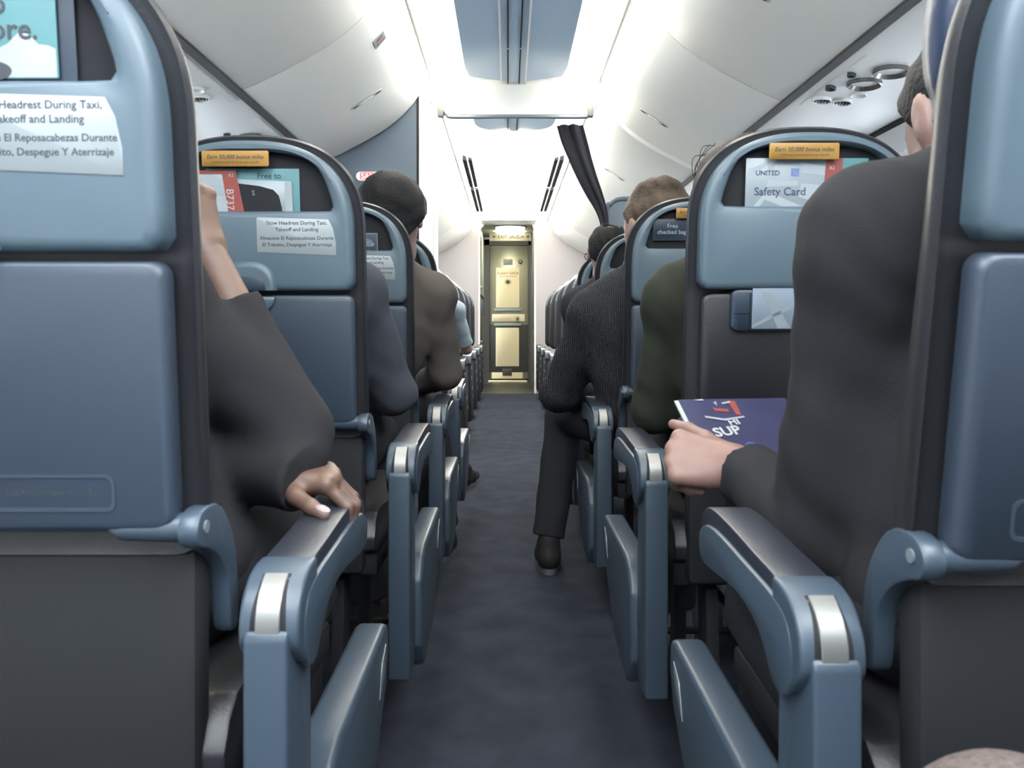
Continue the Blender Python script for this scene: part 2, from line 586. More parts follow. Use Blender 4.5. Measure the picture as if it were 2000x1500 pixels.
def overhead_bin(s, y0, y1, label, group, latch_y=None, placard=False):
    b = empty('overhead_bin', (0, 0, 0), label, 'overhead bin', group)
    prism('bin_door', M_BIN, bin_profile(s), 'y', y0 + 0.003, y1 - 0.003, 0.006, b)
    if latch_y:
        latch(b, s, latch_y)
    if placard:
        p, d = prof_at(0.27)
        n = Vector((-d.y, d.x, 0)); n = -n if n.y > 0 else n
        q = p + n * 0.003
        bm = bmesh.new()
        add_box(bm, -0.03, 0.03, -0.035, 0.035, -0.001, 0.001)
        o = obj('placard', bm, M_STICKER, b)
        ang = math.atan2(d.y, s * d.x)
        o.location = (s * q.x, 3.03, q.y); o.rotation_euler = (0, -ang, 0)
        bm = bmesh.new()
        add_prism(bm, [(-0.022, 0.022), (0.012, 0.022), (0.012, 0.028), (0.024, 0.018), (0.012, 0.008), (0.012, 0.014), (-0.022, 0.014)], 'z', -0.0022, 0.0022)
        add_box(bm, -0.018, 0.02, -0.012, -0.008, -0.0022, 0.0022)
        add_box(bm, -0.018, 0.012, -0.022, -0.018, -0.0022, 0.0022)
        obj('placard_marking', bm, M_RED, o)
    return b

GL, GR = 'overhead bins on the left of the aisle', 'overhead bins on the right of the aisle'
ll = {(-1.16, 0.31): None}
overhead_bin(-1, 1.54, 2.77, 'white overhead bin on the left, its front seam passing above the left seats', GL, 2.20)
overhead_bin(-1, 2.77, 3.985, 'white overhead bin on the left with a red marked placard, ending at the grey bulkhead', GL, 3.45, True)
overhead_bin(1, 1.66, 2.91, 'white overhead bin on the right above the round reading lights', GR, 2.30)
overhead_bin(1, 2.91, 4.16, 'white overhead bin on the right with an oval latch, before the dark curtain', GR, 3.76)
FL, FR = 'forward overhead bins on the left', 'forward overhead bins on the right'
for i in range(4):
    y = 4.22 + 1.32 * i
    overhead_bin(1, y, y + 1.32, ['white overhead bin on the right just beyond the dark curtain', 'second white bin beyond the curtain on the right',
                 'third white bin beyond the curtain on the right', 'white overhead bin on the right nearest the front bulkhead'][i], FR, 5.16 if i == 0 else None)
    y = 4.50 + 1.25 * i
    overhead_bin(-1, y, y + 1.25, ['white overhead bin on the left just beyond the grey closet', 'second white bin beyond the closet on the left',
                 'third white bin beyond the closet on the left', 'white overhead bin on the left nearest the front bulkhead'][i], FL)
# bins behind the camera's row
overhead_bin(-1, 0.31, 1.54, 'white overhead bin on the left above the nearest seats', GL, 0.9)
overhead_bin(1, 0.41, 1.66, 'white overhead bin on the right above the nearest seats', GR, 1.0)

n_trim = [0]
def trim(m, label, bm):
    n_trim[0] += 1
    o = obj('trim_%d' % n_trim[0], bm, m)
    return tag(o, label, kind='structure')

for s, nm in ((-1, 'left'), (1, 'right')):
    bm = bmesh.new(); add_box(bm, *sorted((s * 1.0, s * 1.035)), Y0, YF, 1.684, 1.70)
    trim(M_SEAL, 'dark seal along the outer edge of the %s bins' % nm, bm)
    bm = bmesh.new()
    add_prism(bm, [(s * 1.03, 1.690), (s * 1.10, 1.670), (s * 1.30, 1.652), (s * 1.49, 1.640), (s * 1.49, 1.70), (s * 1.03, 1.715)], 'y', Y0, YF)
    trim(M_PSU, 'white service panel strip over the %s seats' % nm, bm)
    bm = bmesh.new(); add_box(bm, *sorted((s * 1.475, s * 1.50)), Y0, YF, 1.628, 1.642, 0.003)
    trim(M_BLACK, 'thin dark line where the %s service panel meets the sidewall' % nm, bm)
    # lip trim and dark gap between bin and ceiling
    bm = bmesh.new(); add_prism(bm, [(s * 0.452, 2.133), (s * 0.462, 2.165), (s * 0.448, 2.166), (s * 0.440, 2.140)], 'y', Y0, YF, 0.002)
    trim(M_GAP, 'narrow grey gap between the %s bins and the ceiling' % nm, bm)

# ceiling: crowned centre panel with cove lights each side
def ceiling_strip(name, m, pts, y0, y1):
    bm = bmesh.new()
    poly = pts + [(p[0], p[1] + 0.02) for p in pts[::-1]]
    add_prism(bm, poly, 'y', y0, y1)
    return obj(name, bm, m)
cpts = [(-0.26 + 0.52 * k / 16, 2.105 + 0.02 * math.cos(math.pi * (k / 16 - 0.5))) for k in range(17)]
ceil = ceiling_strip('ceiling', M_CEIL, [(-0.46, 2.182)] + [(p[0], p[1] + 0.020) for p in cpts] + [(0.46, 2.182)], Y0, YF)
tag(ceil, 'white crowned cabin ceiling above the aisle', kind='structure')
def ceiling_shade_patch(y0, y1, rnd):  # round-ended patch that paints the blue shade onto the ceiling centre
    bm = bmesh.new()
    ys = [y0 + (y1 - y0) * k / 40 for k in range(41)]
    rows = []
    for y in ys:
        t = max(0.0, (y - (y1 - rnd)) / rnd)
        w = 0.25 * math.sqrt(max(0.0, 1 - t ** 2.5)) + 0.0005
        rows.append([bm.verts.new((w * (-1 + 2 * k / 16), y, 2.100 + 0.02 * math.cos(math.pi * 0.5 * (-1 + 2 * k / 16) * w / 0.26))) for k in range(17)])
    for a, b in zip(rows, rows[1:]):
        for k in range(16):
            bm.faces.new((a[k], a[k + 1], b[k + 1], b[k]))
    r = bmesh.ops.extrude_face_region(bm, geom=list(bm.faces))
    for v in r['geom']:
        if isinstance(v, bmesh.types.BMVert): v.co.z += 0.01
    return bm
trim(M_CEILSHADE, 'painted blue shade down the ceiling centre before the curtain rail', ceiling_shade_patch(Y0, 4.04, 0.25))
trim(M_CEILSHADE, 'painted blue ceiling shade showing below the curtain rail', ceiling_shade_patch(4.13, 5.06, 0.35))
bm = bmesh.new()
for x in (-0.040, 0.018):
    for a, b in ((Y0, 3.52), (3.56, 4.04), (4.2, 5.0)):
        add_box(bm, x - 0.003, x + 0.003, a, b, 2.112, 2.124)
trim(M_BLACK, 'pair of thin dark slots down the middle of the ceiling', bm)
bm = bmesh.new()
for x in (-0.075, 0.052):
    for a, b in ((Y0, 4.04),):
        add_box(bm, x - 0.004, x + 0.004, a, b, 2.113, 2.124)
trim(M_BIN, 'two pale rails beside the ceiling slots', bm)

def cove(s, y0, y1, label, w0=0.268):
    t = empty('cove_light', (0, (y0 + y1) / 2, 2.2), label, 'ceiling light', 'cove lights along the ceiling')
    bm = bmesh.new()
    ym = (y0 + y1) / 2
    spans = [(y0, y1, 0.268)] if w0 > 0.1 else [(y0, 5.06, 0.268), (5.06, y1, w0)]
    for a, b, w in spans:
        pts = [(s * 0.440, 2.158), (s * 0.268, 2.103), (s * 0.268, 2.114), (s * 0.440, 2.170)]
        if w < 0.1: pts = pts[:2] + [(s * w, 2.106), (s * w, 2.117)] + pts[2:]  # widened part glows in place of the brightly lit white ceiling
        add_prism(bm, pts, 'y', a - ym, b - ym)
    for v in bm.verts: v.co.z -= 2.2
    obj('diffuser', bm, M_COVE, t)
    return t
cove(-1, Y0, 4.05, 'bright ceiling cove light on the left before the curtain rail')
cove(1, Y0, 4.05, 'bright ceiling cove light on the right before the curtain rail')
cove(-1, 4.13, YF, 'left cove light beyond the curtain rail, widened into a glowing ceiling', 0.03)
cove(1, 4.13, YF, 'right cove light beyond the curtain rail, widened into a glowing ceiling', 0.03)

# header over the aisle with the curtain rail
bm = bmesh.new()
add_prism(bm, [(-0.445, 2.2), (-0.445, 2.02), (-0.40, 1.965), (-0.36, 1.953), (0.36, 1.953), (0.40, 1.965), (0.445, 2.02), (0.445, 2.2)], 'y', 4.05, 4.12, 0.006)
trim(M_CEIL, 'white header across the ceiling carrying the curtain rail', bm)
rail = empty('curtain_rail', (0, 4.05, 1.94), 'grey curtain rail across the aisle under the ceiling header', 'curtain rail')
tube('rail_tube', M_RAIL, smooth_path([(-0.385, 0, 0.045), (-0.36, 0, 0.012), (-0.32, 0, 0), (0, 0, 0.003), (0.34, 0, 0), (0.38, 0, 0.012), (0.405, 0, 0.05)], 6), 0.011, rail)
for s in (-1, 1):
    bm = bmesh.new(); add_box(bm, s * 0.395 - 0.016, s * 0.395 + 0.016, -0.02, 0.03, 0.0, 0.06, 0.006)
    obj('end_bracket', bm, M_GAP, rail)

# curtain gathered to the right
def curtain():
    bm = bmesh.new()
    nz, nx = 40, 60
    top, bot = [], []
    rows = []
    ctrl = [(0.300, 1.930, 0.072), (0.325, 1.84, 0.072), (0.355, 1.75, 0.064), (0.392, 1.65, 0.056), (0.435, 1.55, 0.046), (0.470, 1.47, 0.033), (0.487, 1.40, 0.024), (0.488, 1.34, 0.022), (0.49, 1.22, 0.04), (0.49, 0.9, 0.055), (0.49, 0.45, 0.06)]
    path = smooth_path(ctrl, 6)
    for p in path:
        row = []
        for k in range(nx):
            a = 2 * math.pi * k / nx
            u = math.cos(a); v = math.sin(a)
            w = p.z
            fold = 0.16 * math.cos(7 * a + 1.5 * p.y) + 0.07 * math.cos(13 * a)
            row.append((p.x + w * u * (1 + 0.25 * fold), 4.20 + min(w, 0.05) * 0.9 * v * (1 + 1.6 * fold), p.y))
        rows.append(row)
    add_loops(bm, rows, True, True)
    return bm
ct = tag(obj('curtain', curtain(), M_CURTAIN), 'dark pleated curtain drawn aside and tied back at the right', 'curtain')
bm = bmesh.new()
add_loops(bm, [[(0.488 + 0.03 * math.cos(2 * math.pi * k / 24), 4.20 + 0.032 * math.sin(2 * math.pi * k / 24), z) for k in range(24)] for z in (1.345, 1.375)], True, True)
obj('tieback', bm, M_BLACK, ct)

# sidewalls with window openings
WIN_Y = [1.90 + 0.52 * k for k in range(14)]  # rearward wall, out of view, left solid to keep daylight off seat backs
def sidewall(s):
    bm = bmesh.new()
    zs = [0.0, 0.35, 1.19, 1.54, 1.645]
    xs = [1.62, 1.70, 1.66, 1.545, 1.49]
    ys = [Y0]
    for y in WIN_Y:
        ys += [y - 0.125, y + 0.125]
    ys.append(YF)
    V = [[bm.verts.new((s * x, y, z)) for z, x in zip(zs, xs)] for y in ys]
    for i in range(len(ys) - 1):
        for j in range(4):
            if j == 2 and i % 2 == 1: continue
            bm.faces.new((V[i][j], V[i + 1][j], V[i + 1][j + 1], V[i][j + 1]))
    r = bmesh.ops.extrude_face_region(bm, geom=list(bm.faces))
    for v in r['geom']:
        if isinstance(v, bmesh.types.BMVert): v.co.x += s * 0.035
    return bm
for s, nm in ((-1, 'left'), (1, 'right')):
    tag(obj('wall_' + nm, sidewall(s), M_WALL, smooth=False), 'pale cabin sidewall on the %s with a row of windows' % nm, kind='structure')
nw = 0
for s, nm in ((1, 'right'), (-1, 'left')):
    for y in WIN_Y[0:5]:
        nw += 1
        w = empty('window_%d' % nw, (s * 1.60, y, 1.365))
        tag(w, 'cabin window on the %s sidewall' % nm, kind='structure')
        tilt = math.atan2(-0.115, 0.35) * s
        out = rrect(-0.125, 0.125, -0.185, 0.185, 0.05)
        inn = rrect(-0.105, 0.105, -0.16, 0.16, 0.06)
        bm = bmesh.new()
        f3 = lambda q, d: [(-s * d, p[0], p[1]) for p in q]
        add_loops(bm, [f3(out, -0.01), f3(out, 0.012), f3(inn, 0.012), f3(inn, -0.03)])
        o = obj('window_frame', bm, M_WALL, w); o.rotation_euler = (0, tilt, 0)
        bm = bmesh.new(); add_prism(bm, [(p[0], p[1]) for p in rrect(-0.11, 0.11, -0.165, 0.165, 0.06)], 'x', s * 0.022, s * 0.026)
        o = obj('pane', bm, M_PANE, w); o.rotation_euler = (0, tilt, 0)
# rear wall added out of view to close off the daylight
tag(box('wall_rear_added', M_WALL, -1.75, 1.75, Y0 - 0.05, Y0, 0, 2.3), 'unseen pale wall added to close the cabin behind the seats', kind='structure')

# ------------------------------------------------------------------ reading light units
def reading_unit(s, x, y, label, cups):
    t = empty('reading_light_panel', (x, y, 1.672), label, 'reading light panel', 'overhead reading light panels')
    slope = R(5) * s
    def disc(name, m, dx, dy, r, h, par=t, hole=0.0):
        bm = bmesh.new(); N = 28
        L = []
        for rr, hh in ((r, 0.01), (r, -h - 0.008), (r * 0.93, -h - 0.010), (r * 0.75, -0.0075), (r * 0.35, -0.0052)):
            L.append([(dx + rr * math.cos(2 * math.pi * k / N), -dy + rr * math.sin(2 * math.pi * k / N), hh) for k in range(N)])
        add_loops(bm, L, True, True)
        o = obj(name, bm, m, par); o.rotation_euler = (0, slope, 0)
        return o
    bm = bmesh.new()
    add_box(bm, -0.108, 0.108, -0.24, 0.30, -0.004, 0.008, 0.003)
    o = obj('panel', bm, M_PSU, t); o.rotation_euler = (0, slope, 0)
    for dx, dy, r in cups:
        disc('reading_light', M_CUP, dx, dy, r, 0.012)
    for dx, dy, r in ((-0.080, 0.085, 0.014), (-0.088, -0.060, 0.018)):
        disc('call_button', M_CARDNAVY, dx, dy, r, 0.008)
    for dx in (-0.065, 0.01):
        v = disc('air_vent', M_PSU, dx, -0.19, 0.033, 0.01)
        bm = bmesh.new()
        for k in range(5):
            add_box(bm, dx - 0.022 + 0.011 * k - 0.002, dx - 0.022 + 0.011 * k + 0.002, 0.178, 0.202, -0.0215, -0.010)
        o = obj('vent_slots', bm, M_LATCHDARK, v)
    v = disc('indicator', M_PSU, 0.03, -0.105, 0.028, 0.006)
    return t
reading_unit(1, 1.175, 2.62, 'cluster of round reading lights and air vents above the right seats, nearer the bin', ((0.020, 0.150, 0.056), (-0.005, 0.015, 0.056)))
reading_unit(1, 1.395, 2.62, 'cluster of round reading lights beside the right window, partly behind a head', ((0.0, 0.150, 0.056), (-0.02, 0.015, 0.056)))
reading_unit(-1, -1.16, 3.36, 'oval reading light panel above the left seats, just over the second seat back', ((0.0, 0.02, 0.05),))
reading_unit(-1, -1.16, 2.58, 'reading light panel above the left seats beside the dark bin seal', ((0.0, 0.02, 0.042),))

# ------------------------------------------------------------------ class divider, closet and front bulkheads
bk = empty('closet_bulkhead', (-1.0, 4.0, 0), 'tall blue grey closet bulkhead at the front of the left economy seats', 'bulkhead')
def outline_under_bins(x_in, lowz=0.0):
    pts = [(-1.0 + 0.0, 0)]
    return pts
bm = bmesh.new()
poly = [(-0.48, 0.0), (0.485, 0.0), (0.485, 2.13), (-0.48, 2.13)]
add_prism(bm, poly, 'y', 0.0, 0.02)
obj('rear_panel', bm, M_BULK, bk)
bm = bmesh.new(); add_box(bm, 0.485, 0.497, -0.004, 0.02, 0.0, 2.13, 0.002); obj('edge_trim', bm, M_BLACK, bk)
bm = bmesh.new(); add_prism(bm, [(0.497, -0.004), (0.520, -0.004), (0.552, 0.05), (0.552, 0.50), (0.44, 0.50), (0.44, 0.02), (0.497, 0.02)], 'z', 0, 2.13, 0.003)
obj('side_panel', bm, M_CEIL, bk)
bm = bmesh.new(); add_box(bm, 0.551, 0.554, 0.2, 0.204, 0.05, 2.0); obj('door_seam', bm, M_GAP, bk)
sg = empty('exit_sign', (0, 0, 0), 'small red lit exit sign on the grey closet bulkhead beside the black haired head', 'exit sign')
sg.location = (-0.775, 3.985, 1.615)
plate('sign_face', M_SIGNWHITE, rrect(-0.052, 0.14, -0.022, 0.022, 0.021), -0.008, 0.012, 0.003, sg)
plate('sign_panel', M_SIGNRED, rrect(-0.032, 0.125, -0.019, 0.019, 0.008), -0.0095, 0.004, 0.001, sg)
lettering([('SALIDA', -0.026, -0.014, 0.04, 'LEFT', 0.012, 0)], M_SIGNWHITE, sg, -0.0105)

dv = empty('class_divider', (0, 4.4, 0), 'low grey divider with a rounded top corner beside the curtain on the right', 'divider')
plate('divider_panel', M_BULK, [(0.535, 0.0), (1.45, 0.0), (1.45, 1.555)] + [(0.535 + 0.08 - 0.08 * math.sin(R(a)), 1.475 + 0.08 * math.cos(R(a))) for a in range(0, 91, 15)], 0.0, 0.03, 0.006, dv)
fr = smooth_path([(0.527, 0, 0.0), (0.527, 0, 0.8), (0.527, 0, 1.46), (0.552, 0, 1.538), (0.62, 0, 1.566), (0.9, 0, 1.567), (1.45, 0, 1.567)], 8)
tube('divider_edge', M_PLASTIC, [Vector((p.x, 0.012, p.z)) for p in fr], 0.016, dv, 10)

# front bulkheads either side of the galley opening
for s, xin, nm in ((-1, -0.385, 'left'), (1, 0.285, 'right')):
    b = box('wall_front_' + nm, M_BULKPINK, *sorted((s * 1.7, xin)), YF, YF + 0.04, 0, 2.3)
    tag(b, 'pale front bulkhead on the %s of the galley opening' % nm, kind='structure')
    bm = bmesh.new(); add_box(bm, *sorted((xin, xin + s * 0.022)), YF - 0.012, YF, 0, 2.12, 0.004)
    trim(M_CEIL, 'white edge strip of the %s front bulkhead' % nm, bm)
bm = bmesh.new(); add_box(bm, -0.385, 0.285, YF - 0.01, YF + 0.04, 2.102, 2.3, 0.004)
trim(M_CEIL, 'white panel above the galley opening', bm)
bm = bmesh.new(); add_prism(bm, [(-0.385, 2.03), (-0.385, 2.106), (-0.315, 2.106)], 'y', YF - 0.005, YF + 0.035)
add_prism(bm, [(0.285, 2.03), (0.285, 2.106), (0.255, 2.106)], 'y', YF - 0.005, YF + 0.035)
trim(M_CEIL, 'white chamfered corners of the galley opening', bm)
# lowered entry ceiling with slots in front of the bulkheads
bm = bmesh.new()
for s in (-1, 1):
    for x in (0.315, 0.358):
        for a, b in ((5.85, 7.0), (7.15, 8.5)):
            add_box(bm, *sorted((s * x, s * (x + 0.030))), a, b, 2.100, 2.19)
trim(M_BLACK, 'paired dark air slots along both sides of the forward ceiling', bm)
bm = bmesh.new()
add_prism(bm, [(-0.36, 2.090), (0.30, 2.090), (0.30, 2.100), (-0.36, 2.100)], 'y', 9.1, YF, 0.003)
trim(M_CEIL, 'pale lowered ceiling panel in front of the galley', bm)

# galley vestibule
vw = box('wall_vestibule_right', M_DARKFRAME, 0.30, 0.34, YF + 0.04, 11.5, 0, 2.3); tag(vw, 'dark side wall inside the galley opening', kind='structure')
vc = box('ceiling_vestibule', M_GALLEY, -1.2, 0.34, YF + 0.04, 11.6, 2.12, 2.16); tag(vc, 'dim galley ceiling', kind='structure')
lamp = empty('galley_light', (-0.01, 9.95, 2.12), 'oval dome light on the galley ceiling', 'ceiling light')
bm = bmesh.new(); add_prism(bm, ellipse(0, 0, 0.19, 0.17, 36), 'z', -0.022, 0.0, 0.006); obj('lamp_lens', bm, M_LAMP, lamp)
bm = bmesh.new(); add_prism(bm, ellipse(0, 0, 0.215, 0.195, 36), 'z', -0.010, 0.0, 0.004); obj('lamp_rim', bm, M_BULK, lamp)
lb = empty('galley_light', (-0.01, 10.42, 2.12), 'added lamp hidden behind the galley exit sign to brighten the cockpit door', 'ceiling light')  # unseen lamp added to brighten the door
bm = bmesh.new(); add_prism(bm, ellipse(0, 0, 0.19, 0.17, 36), 'z', -0.022, 0.0, 0.006); obj('lamp_lens', bm, M_LAMPADDED, lb)
l2 = box('strip_light', M_LAMP, -0.17, 0.17, 10.16, 10.19, 2.065, 2.085, 0.003)
tag(l2, 'short bright strip light over the galley exit sign', 'ceiling light')
es = empty('galley_exit_sign', (0, 10.2, 0), 'cream EXIT SALIDA sign panel above the cockpit door', 'exit sign')
box('sign_board', M_BEIGE, -0.285, 0.27, 0.0, 0.03, 1.965, 2.075, 0.004, es)
lettering([('EXIT SALIDA', 0.0, 2.0, 0.062, 'CENTER', 0.012, 0)], M_INK, es, -0.001)
bm = bmesh.new()
for s in (-1, 1):
    add_prism(bm, [(s * 0.245, 2.02), (s * 0.222, 2.038), (s * 0.222, 2.024), (s * 0.195, 2.024), (s * 0.195, 2.016), (s * 0.222, 2.016), (s * 0.222, 2.002)], 'y', -0.002, 0.0)
obj('arrow_marks', bm, M_INK, es)

gal = empty('galley_cabinet', (-0.75, 10.4, 0), 'grey green galley cabinet column on the left beside the cockpit door', 'galley cabinet')
box('upper_cabinet', M_GALLEY, -0.35, 0.365, -0.7, 0.75, 1.25, 2.10, 0.006, gal)
box('middle_cabinet', M_BULK, -0.35, 0.355, -0.7, 0.75, 0.98, 1.235, 0.006, gal)
box('counter_recess', M_DARKFRAME, -0.35, 0.365, -0.7, 0.75, 0.60, 0.975, 0.004, gal)
box('lower_cabinet', M_DARKFRAME, -0.35, 0.36, -0.7, 0.75, 0.0, 0.595, 0.006, gal)
box('shelf_edge', M_STICKER, 0.30, 0.372, -0.7, 0.75, 1.236, 1.25, 0.002, gal)
bm = bmesh.new()
for z in (0.52, 0.62, 1.31):
    add_box(bm, 0.30, 0.385, -0.69, -0.62, z, z + 0.03, 0.004)
obj('cabinet_latch', bm, M_METAL, gal)

# cockpit door
d = empty('door_1', (0, 11.4, 0)); tag(d, 'cream and steel cockpit door at the far end of the aisle', kind='structure')
bm = bmesh.new()
add_box(bm, -0.40, -0.315, 0, 0.06, 0, 2.2); add_box(bm, 0.262, 0.36, 0, 0.06, 0, 2.2); add_box(bm, -0.40, 0.36, 0, 0.06, 2.035, 2.2)
obj('door_frame', bm, M_DARKFRAME, d)
box('door_leaf', M_STEEL, -0.312, 0.26, 0.01, 0.05, 0.05, 2.03, 0.006, d)
plate('upper_panel', M_BEIGE, rrect(-0.215, 0.13, 1.105, 1.70, 0.01), 0.0, 0.02, 0.004, d)
lp = plate('lower_panel', M_BEIGE, rrect(-0.22, 0.125, 0.235, 0.81, 0.01), 0.0, 0.02, 0.004, d)
plate('lower_surround', M_DARKFRAME, rrect(-0.312, 0.26, 0.15, 0.86, 0.01), 0.006, 0.02, 0.003, d)
plate('middle_plate', M_BEIGE, rrect(-0.275, 0.21, 0.90, 1.01, 0.006), -0.004, 0.02, 0.004, d)
for z in (0.855, 1.075):
    bm = bmesh.new(); add_box(bm, -0.245, 0.155, -0.025, 0.012, z - 0.02, z + 0.02, 0.008); obj('door_bar', bm, M_STICKER, d)
bm = bmesh.new(); add_prism(bm, ellipse(0.10, 0.955, 0.026, 0.026, 20), 'y', -0.05, 0.0, 0.006); obj('door_knob', bm, M_METAL, d)
bm = bmesh.new(); add_prism(bm, ellipse(0.145, 1.79, 0.032, 0.032, 20), 'y', -0.02, 0.02, 0.006); obj('peephole', bm, M_DARKFRAME, d)
bm = bmesh.new(); add_prism(bm, ellipse(0.145, 1.79, 0.014, 0.014, 16), 'y', -0.024, 0.0, 0.003); obj('peephole_lens', bm, M_STICKER, d)
plate('name_plate', M_GALLEY, rrect(-0.11, 0.03, 1.74, 1.83, 0.006), 0.004, 0.02, 0.003, d)
bm = bmesh.new()
for k in range(12):
    a = 2 * math.pi * k / 12
    add_prism(bm, [(-0.04 + 0.018 * math.cos(a - .25), 1.49 + 0.018 * math.sin(a - .25)), (-0.04 + 0.062 * math.cos(a), 1.49 + 0.062 * math.sin(a)), (-0.04 + 0.018 * math.cos(a + .25), 1.49 + 0.018 * math.sin(a + .25))], 'y', -0.006, 0.004)
add_prism(bm, ellipse(-0.04, 1.49, 0.024, 0.024, 18), 'y', -0.012, 0.004, 0.003)
obj('speaker_rosette', bm, M_INK, d)
lettering([('FLIGHT DECK', -0.04, 1.60, 0.052, 'CENTER', 0.01, 0), ('authorized personnel only', -0.04, 1.565, 0.024, 'CENTER', 0.01, 0)], M_RED, d, -0.0015)
plate('kick_plate', M_BEIGE, rrect(-0.28, 0.18, 0.055, 0.145, 0.004), 0.0, 0.02, 0.003, d)
box('floor_latch', M_DARKFRAME, -0.12, 0.02, -0.02, 0.01, 0.10, 0.20, 0.004, d)
bm = bmesh.new(); add_box(bm, -0.33, 0.245, -0.06, 0.02, 0.0, 0.03, 0.008); obj('sill_plate', bm, M_BEIGE, d)
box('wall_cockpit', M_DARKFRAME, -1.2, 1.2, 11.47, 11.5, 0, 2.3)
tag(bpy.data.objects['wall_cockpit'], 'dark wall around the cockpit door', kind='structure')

# ------------------------------------------------------------------ economy seats
def seat_outline(hw, vtop, vsh, vbot, rb, n=2.5, N=40, taper=0.0):
    pts = []
    for k in range(N + 1):
        a = math.pi * k / N
        c, s = math.cos(a), math.sin(a)
        pts.append((hw * math.copysign(abs(c) ** (2 / n), c), vsh + (vtop - vsh) * abs(s) ** (2 / n)))
    hb = hw + taper
    for k in range(6):
        a = R(180 + 90 * k / 5)
        pts.append((-hb + rb + rb * math.cos(a), vbot + rb + rb * math.sin(a)))
    for k in range(6):
        a = R(270 + 90 * k / 5)
        pts.append((hb - rb + rb * math.cos(a), vbot + rb + rb * math.sin(a)))
    return pts

def shroud_mesh():
    N = 112
    c = (0.0, 0.452)
    out = ray_resample(seat_outline(0.193, 0.532, 0.36, 0.256, 0.014, 2.5), c, N)
    half = smooth_path([(0.0, 0.5125, 0), (0.05, 0.511, 0), (0.095, 0.5035, 0), (0.124, 0.488, 0), (0.140, 0.465, 0), (0.150, 0.438, 0), (0.157, 0.412, 0), (0.155, 0.405, 0), (0.148, 0.403, 0)], 5)
    hp = [(p.x, p.y) for p in half]
    hole = ray_resample([(-x, y) for x, y in hp[::-1]] + hp[1:], c, N)
    f3 = lambda q, y: [(p[0], y, p[1]) for p in q]
    L = [f3(out, 0.03), f3(out, -0.002), f3(shrink(out, c, 0.002), -0.008), f3(shrink(out, c, 0.008), -0.012), f3(shrink(out, c, 0.016), -0.0125)]
    big = [(max(min(p[0], 1), -1), p[1]) for p in shrink(hole, c, -0.012)]
    L += [f3(big, -0.0125), f3(shrink(hole, c, -0.004), -0.0105), f3(hole, -0.004), f3(hole, 0.03)]
    bm = bmesh.new()
    add_loops(bm, L)
    return bm

def cushion_mesh():
    c = (0.0, 0.25)
    o = seat_outline(0.213, 0.545, 0.36, -0.03, 0.03, 2.5)
    f3 = lambda q, y: [(p[0], y, p[1]) for p in q]
    L = [f3(shrink(o, c, 0.012), 0.018), f3(shrink(o, c, 0.004), 0.014), f3(o, 0.020), f3(shrink(o, c, 0.004), 0.034), f3(shrink(o, c, 0.016), 0.055), f3(shrink(o, c, 0.034), 0.085), f3(shrink(o, c, 0.055), 0.10)]
    bm = bmesh.new()
    add_loops(bm, L, True, True)
    return bm

BACKREF = {}
def back_part(o, phi):
    o.location = (0, 0, 0.65); o.rotation_euler = (phi, 0, 0)
    return o

def sticker_stow(parent):
    poly = [(0.018, 0.328), (0.163, 0.322)] + [(0.163, 0.345), (0.158, 0.372), (0.150, 0.388)] + [(0.020, 0.392), (0.018, 0.388)]
    o = plate('stow_sticker', M_STICKER, poly, -0.0133, -0.0120, 0.0004, parent)
    lettering([('Stow Headrest During Taxi,', 0.092, 0.3785, 0.0098, 'CENTER', 0.012, 0), ('Takeoff and Landing', 0.092, 0.3665, 0.0098, 'CENTER', 0.012, 0),
               ('Almacene El Reposacabezas Durante', 0.0915, 0.3510, 0.0091, 'CENTER', 0.012, 0), ('El Tránsito, Despegue Y Aterrizaje', 0.092, 0.3390, 0.0091, 'CENTER', 0.012, 0)], M_INK, o, -0.0134)
    return o

def sticker_bonus(parent):
    o = plate('bonus_sticker', M_YELLOW, rrect(-0.078, 0.044, 0.484, 0.512, 0.003), -0.0135, -0.0105, 0.0005, parent)
    lettering([('Earn 50,000 bonus miles', -0.017, 0.4975, 0.0105, 'CENTER', 0.012, 0.2), ('50,000 miles award for the first year, then $95', -0.017, 0.490, 0.0046, 'CENTER', 0.0, 0.2)], M_INK, o, -0.0137)
    return o

